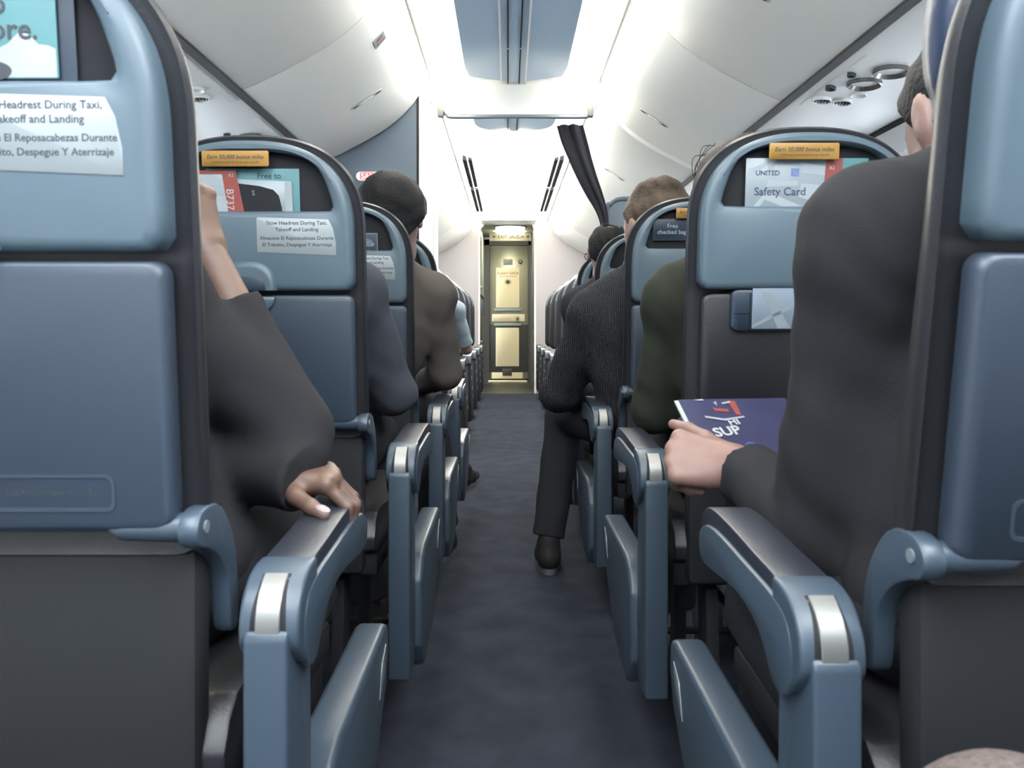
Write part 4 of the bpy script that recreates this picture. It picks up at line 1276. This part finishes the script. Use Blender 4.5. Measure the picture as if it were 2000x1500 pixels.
def seated(x, y, **kw):
    """joints of a seated adult facing +y whose seat back plane meets the cushion at y"""
    J = dict(pelvis=(x, y + 0.20, 0.545), belly=(x, y + 0.20, 0.68), chest=(x, y + 0.19, 0.84), neck=(x, y + 0.195, 1.01), head=(x, y + 0.225, 1.165),
             shL=(x - 0.18, y + 0.19, 0.945), elL=(x - 0.22, y + 0.28, 0.70), wrL=(x - 0.09, y + 0.47, 0.625),
             shR=(x + 0.18, y + 0.19, 0.945), elR=(x + 0.22, y + 0.28, 0.70), wrR=(x + 0.09, y + 0.47, 0.625),
             hipL=(x - 0.09, y + 0.22, 0.54), knL=(x - 0.11, y + 0.615, 0.545), anL=(x - 0.10, y + 0.60, 0.11),
             hipR=(x + 0.09, y + 0.22, 0.54), knR=(x + 0.11, y + 0.615, 0.545), anR=(x + 0.10, y + 0.60, 0.11),
             hf=(0, 1, -0.08), hu=(0, 0.08, 1), hs=1.0, bulk=1.0)
    J.update(kw)
    return J

RELAX = ((22, 30, 18), (26, 34, 20), (30, 36, 20), (34, 38, 22))

def person(label, J, skin, top, pants, hair_m, hair='short', cuffs=(0.97, 0.97), hands=None, shoes=M_SHOE, res=0.007, fold=0.0035, top_name='jacket', seed=0.0, body_below=True):
    J = {k: (np.array(v, float) if not isinstance(v, float) else v) for k, v in J.items()}
    root = empty('person', (float(J['pelvis'][0]), float(J['pelvis'][1]), 0.0), label, 'person')
    off = -np.array([J['pelvis'][0], J['pelvis'][1], 0.0])
    for k in J:
        if isinstance(J[k], np.ndarray) and k not in ('hf', 'hu'):
            J[k] = J[k] + off
    hs, bk = float(J['hs']), float(J['bulk'])
    pts = np.array([J[k] for k in ('pelvis', 'head', 'shL', 'shR', 'elL', 'elR', 'wrL', 'wrR', 'knL', 'knR', 'anL', 'anR')])
    lo, hi = pts.min(0) - 0.19, pts.max(0) + 0.19
    # ---- body
    F = Field(lo, hi, res)
    hf, _ = ortho(J['hf'], J['hu']); hu = ortho(J['hf'], J['hu'])[1]
    hr = np.cross(hf, hu)
    M = np.stack([hr, hf, hu], 1)
    H = J['head']
    at = lambda r, f, u: H + (hr * r + hf * f + hu * u) * hs
    F.ell(H, np.array([0.076, 0.096, 0.088]) * hs, M, 0.02)
    F.ell(at(0, 0.028, -0.055), np.array([0.060, 0.068, 0.072]) * hs, M, 0.03)
    F.cone(at(-0.03, 0.05, -0.10), at(0.03, 0.05, -0.10), 0.026 * hs, 0.026 * hs, 0.03)       # jaw
    F.cone(at(0, 0.072, -0.112), at(0, 0.078, -0.108), 0.016 * hs, 0.016 * hs, 0.02)            # chin
    F.cone(at(-0.03, 0.085, 0.004), at(0.03, 0.085, 0.004), 0.011 * hs, 0.011 * hs, 0.015)      # brow
    F.cone(at(0, 0.092, -0.010), at(0, 0.112, -0.046), 0.008 * hs, 0.013 * hs, 0.010)           # nose
    F.cone(at(-0.016, 0.088, -0.072), at(0.016, 0.088, -0.072), 0.008 * hs, 0.008 * hs, 0.008)  # lips
    F.cone(at(-0.014, 0.088, -0.084), at(0.014, 0.088, -0.084), 0.008 * hs, 0.008 * hs, 0.008)
    for q in (-1, 1):
        F.ell(at(q * 0.032, 0.093, -0.016), np.array([0.015, 0.010, 0.010]) * hs, M, 0.0, sub=True)
        F.ell(at(q * 0.082, -0.004, -0.022), np.array([0.010, 0.019, 0.030]) * hs, M, 0.006)
        F.ell(at(q * 0.093, 0.004, -0.020), np.array([0.006, 0.010, 0.018]) * hs, M, 0.0, sub=True)
    F.cone(at(0, -0.02, -0.07), J['neck'], 0.052 * hs, 0.060, 0.03)
    F.ell(J['chest'], (0.150 * bk, 0.105 * bk, 0.17), k=0.05)
    F.ell(J['belly'], (0.140 * bk, 0.110 * bk, 0.13), k=0.05)
    F.ell(J['pelvis'], (0.150 * bk, 0.115 * bk, 0.10), k=0.05)
    F.cone(J['shL'], J['shR'], 0.055, 0.055, 0.05)
    F.cone(J['neck'], J['chest'], 0.07, 0.09, 0.05)
    for q in 'LR':
        F.cone(J['sh' + q], J['el' + q], 0.052, 0.040, 0.02)
        F.cone(J['el' + q], J['wr' + q], 0.040, 0.025, 0.015)
        F.cone(J['hip' + q], J['kn' + q], 0.075, 0.054, 0.03)
        F.cone(J['kn' + q], J['an' + q], 0.052, 0.034, 0.02)
        F.cone(J['an' + q] + np.array((0, -0.02, -0.05)), J['an' + q] + np.array((0, 0.10, -0.065)), 0.036, 0.030, 0.02)
    parts = [F.mesh()]
    nails = []
    hands = hands or {}
    for q in 'LR':
        sgn = -1 if q == 'L' else 1
        if q in hands:
            hd = hands[q]
            mesh, last, fr = hand_mesh(J['wr' + q], hd['d'], hd['n'], hd['s'], hd.get('curls', RELAX), hd.get('thumb', (0.62, 0.70, -0.25)), hd.get('tb', (12, 18)), J['el' + q], hd.get('h', 0.003), hd.get('sc', 1.0), hd.get('spread', 0.04))
            if hd.get('nail'):
                nails.append((last, fr, hd.get('sc', 1.0)))
        else:
            dd = unit(J['wr' + q] - J['el' + q]) + np.array((0, 0.3, -0.25))
            mesh, last, fr = hand_mesh(J['wr' + q], dd, (0.25 * sgn, 0, 1), (-sgn, 0.0, 0), RELAX, arm_from=J['el' + q], h=0.0045)
        parts.append(mesh)
    body = solid('body', parts, skin, root)
    for (p, qv, v), (d, n, s), sc in nails:
        c = p + (qv - p) * 0.80
        side = np.cross(v, n); side = unit(side)
        up = unit(np.cross(side, v)); up = up if float(up @ n) > 0 else -up
        bm = bmesh.new()
        c = c + up * 0.0068 * sc
        rows = []
        for rr, hh in ((1.0, -0.003), (1.0, 0.0006), (0.7, 0.0022), (0.3, 0.0028)):
            rows.append([tuple(c + v * 0.0125 * sc * rr * math.cos(2 * math.pi * k / 20) + side * 0.0080 * sc * rr * math.sin(2 * math.pi * k / 20) + up * hh) for k in range(20)])
        add_loops(bm, rows, False, True)
        obj('fingernail', bm, M_NAIL, body)
    # eyes
    bm = bmesh.new()
    for q in (-1, 1):
        bmesh.ops.create_icosphere(bm, subdivisions=2, radius=0.0115 * hs, matrix=Matrix.Translation(Vector(at(q * 0.032, 0.082, -0.016))))
    obj('eyes', bm, M_EYE, root)
    # ---- hair
    Fh = Field(H - 0.19 * hs, H + 0.19 * hs, min(res, 0.0055))
    thick = {'short': 0.011, 'full': 0.022, 'thin': 0.012, 'crown': 0.010, 'bun': 0.014}[hair]
    cutn = hf * 0.78 - hu * 0.62
    Fh.ell(at(0, -0.004, 0.004), (np.array([0.076, 0.096, 0.088]) + thick) * hs, M, 0.0, cut=[(H + cutn * (0.030 if hair in ('short', 'bun') else 0.014) * hs, cutn)])
    if hair in ('short', 'full', 'bun', 'thin'):
        Fh.cone(at(-0.03, -0.060, -0.070), at(0.03, -0.060, -0.070), 0.034 * hs, 0.034 * hs, 0.03)
    if hair == 'crown':
        Fh.ell(at(0.006, -0.045, 0.105), np.array([0.040, 0.050, 0.050]) * hs, M, 0.0, sub=True)
    if hair == 'bun':
        Fh.ell(at(0.0, -0.105, 0.05), np.array([0.045, 0.04, 0.042]) * hs, M, 0.012)
    if hair == 'thin':
        Fh.ell(at(-0.01, -0.02, 0.075), np.array([0.06, 0.07, 0.04]) * hs, M, 0.02)
    Fh.wrinkle(0.0028, 70, seed)
    solid('hair', [Fh.mesh()], hair_m, root)
    # ---- top
    e = 0.016
    pt = np.array([J[k] for k in ('pelvis', 'neck', 'shL', 'shR', 'elL', 'elR', 'wrL', 'wrR')])
    Ft = Field(pt.min(0) - 0.17, pt.max(0) + 0.15, res)
    Ft.ell(J['chest'], (0.155 * bk + e, 0.110 * bk + e, 0.175 + e), k=0.05)
    Ft.ell(J['belly'], (0.148 * bk + e, 0.118 * bk + e, 0.14 + e), k=0.05)
    Ft.ell(J['pelvis'] + np.array((0, 0, 0.02)), (0.158 * bk + e, 0.122 * bk + e, 0.085 + e), k=0.05)
    sr = float(J.get('shr', 0.062))
    Ft.cone(J['shL'], J['shR'], sr + 0.004, sr + 0.004, 0.05)
    Ft.cone(J['neck'] + np.array((0, 0, 0.002)), J['chest'], 0.070, 0.10, 0.05)
    Ft.cone(J['neck'] * 0.75 + J['shL'] * 0.25, J['shL'], 0.06, sr, 0.04)
    Ft.cone(J['neck'] * 0.75 + J['shR'] * 0.25, J['shR'], 0.06, sr, 0.04)
    for q, cf in zip('LR', cuffs):
        sh, el, wr = J['sh' + q], J['el' + q], J['wr' + q]
        if cf < 0.45:
            t = cf / 0.45
            p = sh + (el - sh) * t
            Ft.cone(sh, p + unit(el - sh) * 0.05, sr, 0.058, 0.03, cut=[(p, el - sh)])
        else:
            t = (cf - 0.45) / 0.55
            p = el + (wr - el) * t
            Ft.cone(sh, el, sr, 0.054 + 0.3 * (sr - 0.062), 0.03)
            Ft.cone(el, p + unit(wr - el) * 0.05, 0.054 + 0.3 * (sr - 0.062), 0.040, 0.02, cut=[(p, wr - el)])
    Ft.wrinkle(fold, 26, seed)
    Ft.wrinkle(fold * 0.5, 55, seed + 1.7)
    solid(top_name, [Ft.mesh()], top, root)
    # ---- trousers and shoes
    pl = np.array([J[k] for k in ('pelvis', 'knL', 'knR', 'anL', 'anR')])
    Fp = Field(pl.min(0) - 0.17, pl.max(0) + 0.14, max(res, 0.008))
    Fp.ell(J['pelvis'] - np.array((0, 0, 0.01)), (0.155 * bk + 0.010, 0.12 * bk + 0.010, 0.085), k=0.04)
    for q in 'LR':
        hp, kn, an = J['hip' + q], J['kn' + q], J['an' + q]
        Fp.cone(hp, kn, 0.086, 0.068, 0.03)
        Fp.cone(kn, an, 0.066, 0.056, 0.02, cut=[(an, an - kn)])
    Fp.wrinkle(0.003, 28, seed + 3)
    solid('trousers', [Fp.mesh()], pants, root)
    for q in 'LR':
        shoe_part('shoe', J['an' + q], 0.0, shoes, root)
    return root

def shoe_part(name, an, yaw, m, parent, sole=True):
    a = np.array(an, float)
    fz = a[2] - 0.11
    f = np.array((math.sin(yaw), math.cos(yaw), 0)); r = np.array((f[1], -f[0], 0))
    P = lambda u, v, z: a * np.array((1, 1, 0)) + f * u + r * v + np.array((0, 0, fz + z))
    F = Field(P(0.05, 0, 0) - np.array((0.2, 0.2, 0.02)), P(0.05, 0, 0) + np.array((0.2, 0.2, 0.17)), 0.006)
    flo = [((0, 0, fz + 0.008), (0, 0, -1))]
    F.cone(P(-0.045, 0, 0.045), P(0.05, 0, 0.04), 0.036, 0.042, 0.02, cut=flo)
    F.cone(P(0.05, 0, 0.036), P(0.155, 0.004, 0.030), 0.043, 0.034, 0.02, cut=flo)
    F.cone(P(-0.03, 0, 0.05), P(-0.02, 0, 0.095), 0.038, 0.040, 0.02)
    F.cone(P(0.0, 0, 0.075), P(0.09, 0, 0.045), 0.034, 0.03, 0.02, cut=flo)
    o = solid(name, [F.mesh()], m, parent)
    N = 28
    out = [(0.055 + 0.135 * math.cos(2 * math.pi * k / N), (0.043 + 0.004 * math.cos(2 * math.pi * k / N)) * math.sin(2 * math.pi * k / N)) for k in range(N)]
    bm = bmesh.new()
    add_loops(bm, [[tuple(P(u, v, z)) for u, v in out] for z in (0.0, 0.018)], True, True)
    obj('sole', bm, M_SOLE, o)
    return o

FIST = ((60, 75, 45), (65, 80, 45), (70, 80, 45), (72, 80, 45))
# nearest left: chin propped on the raised hand, other hand across on the armrest
J = seated(XL, 0.72, chest=(-0.60, 0.945, 0.80), neck=(-0.605, 0.965, 0.955), head=(-0.60, 0.99, 1.10), belly=(-0.565, 0.92, 0.66), hf=(0.1, 0.9, -0.35), hu=(0, 0.3, 1),
           shR=(-0.495, 0.945, 0.89), elR=(-0.328, 1.005, 0.700), wrR=(-0.458, 1.06, 0.945), shL=(-0.755, 0.95, 0.90), elL=(-0.61, 1.07, 0.685), wrL=(-0.342, 0.965, 0.655))
person('person in dark clothes at the nearest left seat, face propped on a raised hand', J, M_SKIN, M_CLOTHBLACK, M_DENIM, M_HAIRBLACK, 'short', (1.10, 0.82),
       {'L': dict(d=(0.95, 0.05, -0.10), n=(0.12, -0.12, 1), s=(0, -1, 0), curls=((38, 52, 25), (42, 52, 28), (42, 52, 28), (44, 50, 28)), thumb=(0.62, 0.62, -0.12), tb=(6, 4), h=0.0022, sc=0.88, nail=True),
        'R': dict(d=(-0.25, -0.10, 0.95), n=(0.75, -0.45, 0.2), s=(-0.3, -0.9, 0.0), curls=((55, 70, 40), (58, 72, 40), (60, 72, 40), (62, 70, 40)), h=0.0026, sc=0.95)}, seed=0.4)
# second left: slate jacket shoulder between the seat backs
J = seated(XL, 1.46, shR=(-0.383, 1.70, 0.915), elR=(-0.308, 1.79, 0.685), wrR=(-0.38, 2.02, 0.655), head=(-0.56, 1.70, 1.09), neck=(-0.55, 1.68, 0.96))
p2 = person('person in a slate jacket at the second left seat, only shoulder and sleeve showing', J, M_SKIN2, M_CLOTHGREY, M_DENIM, M_HAIRBROWN, 'short', seed=1.1)
# third left: black hair, taupe shirt
J = seated(XL, 2.20, chest=(-0.45, 2.41, 0.83), neck=(-0.415, 2.41, 1.02), head=(-0.405, 2.41, 1.195), hs=1.13, shR=(-0.275, 2.42, 0.930), elR=(-0.245, 2.50, 0.69), wrR=(-0.35, 2.70, 0.63),
           shL=(-0.62, 2.41, 0.93), anR=(-0.275, 2.80, 0.11), knR=(-0.33, 2.79, 0.545), hf=(0.15, 1, -0.15), hu=(0.0, 0.15, 1))
person('person with thick black hair and a taupe shirt at the third left seat', J, M_SKIN2, M_CLOTHTAUPE, M_DENIM, M_HAIRBLACK, 'full', (0.9, 0.9), seed=2.0, top_name='shirt')
# front section left: pale blue sleeve
J = seated(-0.635, 5.05, shR=(-0.41, 5.33, 0.945), elR=(-0.335, 5.46, 0.675), wrR=(-0.40, 5.70, 0.66))
person('person in a pale blue shirt with a bare elbow at the front left section', J, M_SKIN2, M_CLOTHBLUE, M_DENIM, M_HAIRBROWN, 'short', (0.40, 0.40), seed=2.6, res=0.009, top_name='shirt')
# nearest right: dark jacket, holding the magazine
J = seated(XR, 0.615, chest=(0.51, 0.83, 0.80), neck=(0.485, 0.835, 0.975), head=(0.500, 0.865, 1.090), shL=(0.365, 0.815, 0.925), elL=(0.328, 0.910, 0.600), wrL=(0.284, 1.085, 0.640), shR=(0.655, 0.83, 0.93),
           elR=(0.70, 0.93, 0.70), shr=0.080, hf=(-0.1, 0.95, -0.25), hu=(0, 0.25, 1), wrR=(0.56, 1.10, 0.665))
person('person in a black jacket at the nearest right seat, holding a magazine', J, M_SKIN2, M_CLOTHBLACK, M_DENIM, M_HAIRBLACK, 'short', (0.95, 0.97),
       {'L': dict(d=(-0.86, 0.42, 0.10), n=(-0.25, -0.80, 0.55), s=(0.1, 0.3, 1), curls=((75, 70, 40), (78, 72, 40), (80, 72, 40), (80, 72, 40)), thumb=(0.70, 0.50, -0.25), tb=(14, 16), h=0.0024, sc=1.0, spread=0.0)}, seed=3.1, fold=0.004)
# second right: olive sleeve and loose brown hair
J = seated(XR, 1.40, chest=(0.475, 1.60, 0.82), head=(0.435, 1.585, 1.115), neck=(0.46, 1.585, 0.965), shL=(0.318, 1.605, 0.895), elL=(0.285, 1.69, 0.66), wrL=(0.36, 1.88, 0.63))
p6 = person('person in an olive top with loose pinned hair at the second right seat', J, M_SKIN2, M_CLOTHOLIVE, M_DENIM, M_HAIRBROWN, 'bun', seed=3.9, shoes=M_SHOEGREY, top_name='shirt')
bm = bmesh.new()
rnd = random.Random(5)
for k in range(16):
    a = rnd.uniform(-0.5, 0.9)
    base = Vector((0.358 - 0.487 + rnd.uniform(0, 0.02), rnd.uniform(-0.02, 0.03), 1.105 + 0.05 * a))
    pts = [base, base + Vector((-0.014, 0, 0.028 + 0.01 * a)), base + Vector((-0.010 + 0.02 * rnd.random(), 0.0, 0.055 + 0.02 * rnd.random())), base + Vector((0.02 + 0.03 * rnd.random(), 0.01, 0.07 + 0.02 * rnd.random()))]
    add_tube(bm, smooth_path(pts, 4), 0.0007, 5)
obj('loose_strands', bm, M_HAIRBROWN, p6)
bm = bmesh.new(); add_tube(bm, [(-0.15, 0.0, 1.105), (-0.09, 0.0, 1.145)], 0.0028, 8); obj('hair_pin', bm, M_HAIRBLACK, p6)
# third right: knit sweater leaning into the aisle
J = seated(XR, 2.14, pelvis=(0.43, 2.35, 0.545), belly=(0.40, 2.35, 0.68), chest=(0.375, 2.345, 0.83), neck=(0.395, 2.33, 1.0), head=(0.412, 2.33, 1.150), hs=1.17, hf=(-0.45, 0.88, -0.12), hu=(0.0, 0.12, 1),
           shL=(0.238, 2.37, 0.868), elL=(0.125, 2.45, 0.625), wrL=(0.24, 2.66, 0.60), shR=(0.56, 2.34, 0.92), elR=(0.62, 2.45, 0.68), hipL=(0.33, 2.36, 0.53), knL=(0.165, 2.74, 0.53), anL=(0.10, 2.66, 0.11), shr=0.080, bulk=1.15)
person('person in a dark knit sweater with ash hair, leaning into the aisle on the right', J, M_SKIN2, M_KNIT, M_DENIM, M_HAIRGREY, 'thin', seed=4.4, fold=0.004, top_name='sweater')
# fourth right: dark hair with a bare crown, glasses
J = seated(XR, 2.88, chest=(0.43, 3.09, 0.83), neck=(0.385, 3.09, 1.01), head=(0.368, 3.10, 1.152), shL=(0.25, 3.10, 0.92), elL=(0.24, 3.18, 0.69), shR=(0.60, 3.10, 0.94))
p8 = person('person with dark hair, a bare crown and glasses at the fourth right seat', J, M_SKIN2, M_CLOTHNAVY, M_DENIM, M_HAIRBLACK, 'crown', seed=5.0)
bm = bmesh.new()
hx, hy, hz = 0.368 - 0.487, 0.02, 1.135
for q in (-1, 1):
    add_tube(bm, [(hx + q * 0.088, hy - 0.015, hz), (hx + q * 0.090, hy + 0.045, hz + 0.002), (hx + q * 0.094, hy + 0.11, hz + 0.004)], 0.002, 6)
    c = [(hx + q * 0.060 + 0.034 * math.cos(2 * math.pi * k / 16), hy + 0.112, hz - 0.006 + 0.020 * math.sin(2 * math.pi * k / 16)) for k in range(17)]
    add_tube(bm, c, 0.0018, 6)
add_tube(bm, [(hx - 0.02, hy + 0.116, hz), (hx + 0.02, hy + 0.116, hz)], 0.0018, 6)
obj('glasses', bm, M_BLACK, p8)
# beside the camera on the right: only a beige knee shows
J = seated(XR, -0.16, knL=(0.260, 0.455, 0.508), anL=(0.27, 0.40, 0.11), hipL=(0.39, 0.06, 0.53), elL=(0.36, 0.10, 0.70), wrL=(0.47, 0.28, 0.64), shL=(0.33, 0.02, 0.94))
person('person in beige trousers beside the camera on the right, only a knee showing', J, M_SKIN, M_CLOTHNAVY, M_BEIGECLOTH, M_HAIRBLACK, 'short', seed=6.0, res=0.009)

# magazine in the hand at the nearest right seat
mg = empty('magazine', (0.305, 1.158, 0.655), 'dark blue magazine with white lettering held by a hand on the right', 'magazine')
mg.rotation_euler = (R(33), R(0), R(9))
bm = bmesh.new(); add_box(bm, -0.062, 0.13, -0.06, 0.115, -0.002, 0.002, 0.001); obj('pages', bm, M_STICKER, mg)
M_MAGCOVER = mat('magazine_cover', (0.024, 0.025, 0.066), 0.55, spec=0.25, vary=0.15, vscale=14)
bm = bmesh.new(); add_box(bm, -0.055, 0.13, -0.06, 0.115, 0.002, 0.0032); cov = obj('cover', bm, M_MAGCOVER, mg)
def flat_on(name, m, polys, par, z=0.0034):
    bm = bmesh.new()
    for p in polys: add_prism(bm, p, 'z', z, z + 0.0004)
    return obj(name, bm, m, par, smooth=False)
M_MAGBLUE = mat('magazine_blue', (0.04, 0.055, 0.24), 0.35)
flat_on('blue_patch', M_MAGBLUE, [ellipse(-0.022, -0.028, 0.022, 0.036, 20), ellipse(0.024, -0.012, 0.014, 0.022, 18), [(-0.01, -0.058), (0.0, -0.04), (-0.03, -0.045), (-0.04, -0.058)]], cov)
DYF = 0.020
flat_on('red_figure', M_RED, [[(-0.010, 0.072), (0.015, 0.068), (0.015, 0.060), (-0.008, 0.064)], [(0.022, 0.090), (0.035, 0.088), (0.032, 0.052), (0.024, 0.054)]], cov, 0.0038).location = (0.004, DYF, 0)
flat_on('pale_figure', M_STICKER, [[(-0.030, 0.056), (0.0, 0.048), (0.035, 0.054), (0.035, 0.050), (0.0, 0.043), (-0.030, 0.051)], [(-0.004, 0.088), (0.002, 0.092), (0.0, 0.080)], [(0.010, 0.088), (0.026, 0.092), (0.026, 0.087), (0.010, 0.084)], [(-0.034, 0.096), (-0.018, 0.098), (-0.018, 0.094), (-0.028, 0.094)]], cov, 0.0042).location = (0.004, 0.8 * DYF, 0)
def mag_text(s, x, y, size, rot):
    o = obj('cover_lettering', text_mesh([(s, 0, 0, size, 'LEFT', 0.03, 0)]), M_INKWHITE, cov, smooth=False)
    o.rotation_euler = (R(-90), 0, rot); o.location = (x, y, 0.0040)
    return o
mag_text('SUP', -0.024, 0.023, 0.027, R(8)); mag_text('HI', 0.008, 0.049, 0.020, R(8))

# loose shoes showing at the aisle edge
for nm, loc, yaw, m, lab in (('shoe', (-0.262, 4.00, 0.11), 0.2, M_SHOE, 'dark shoe with a pale sole at the left aisle edge below the fourth seat'),):
    o = shoe_part(nm, loc, yaw, m, None)
    tag(o, lab, 'shoe')
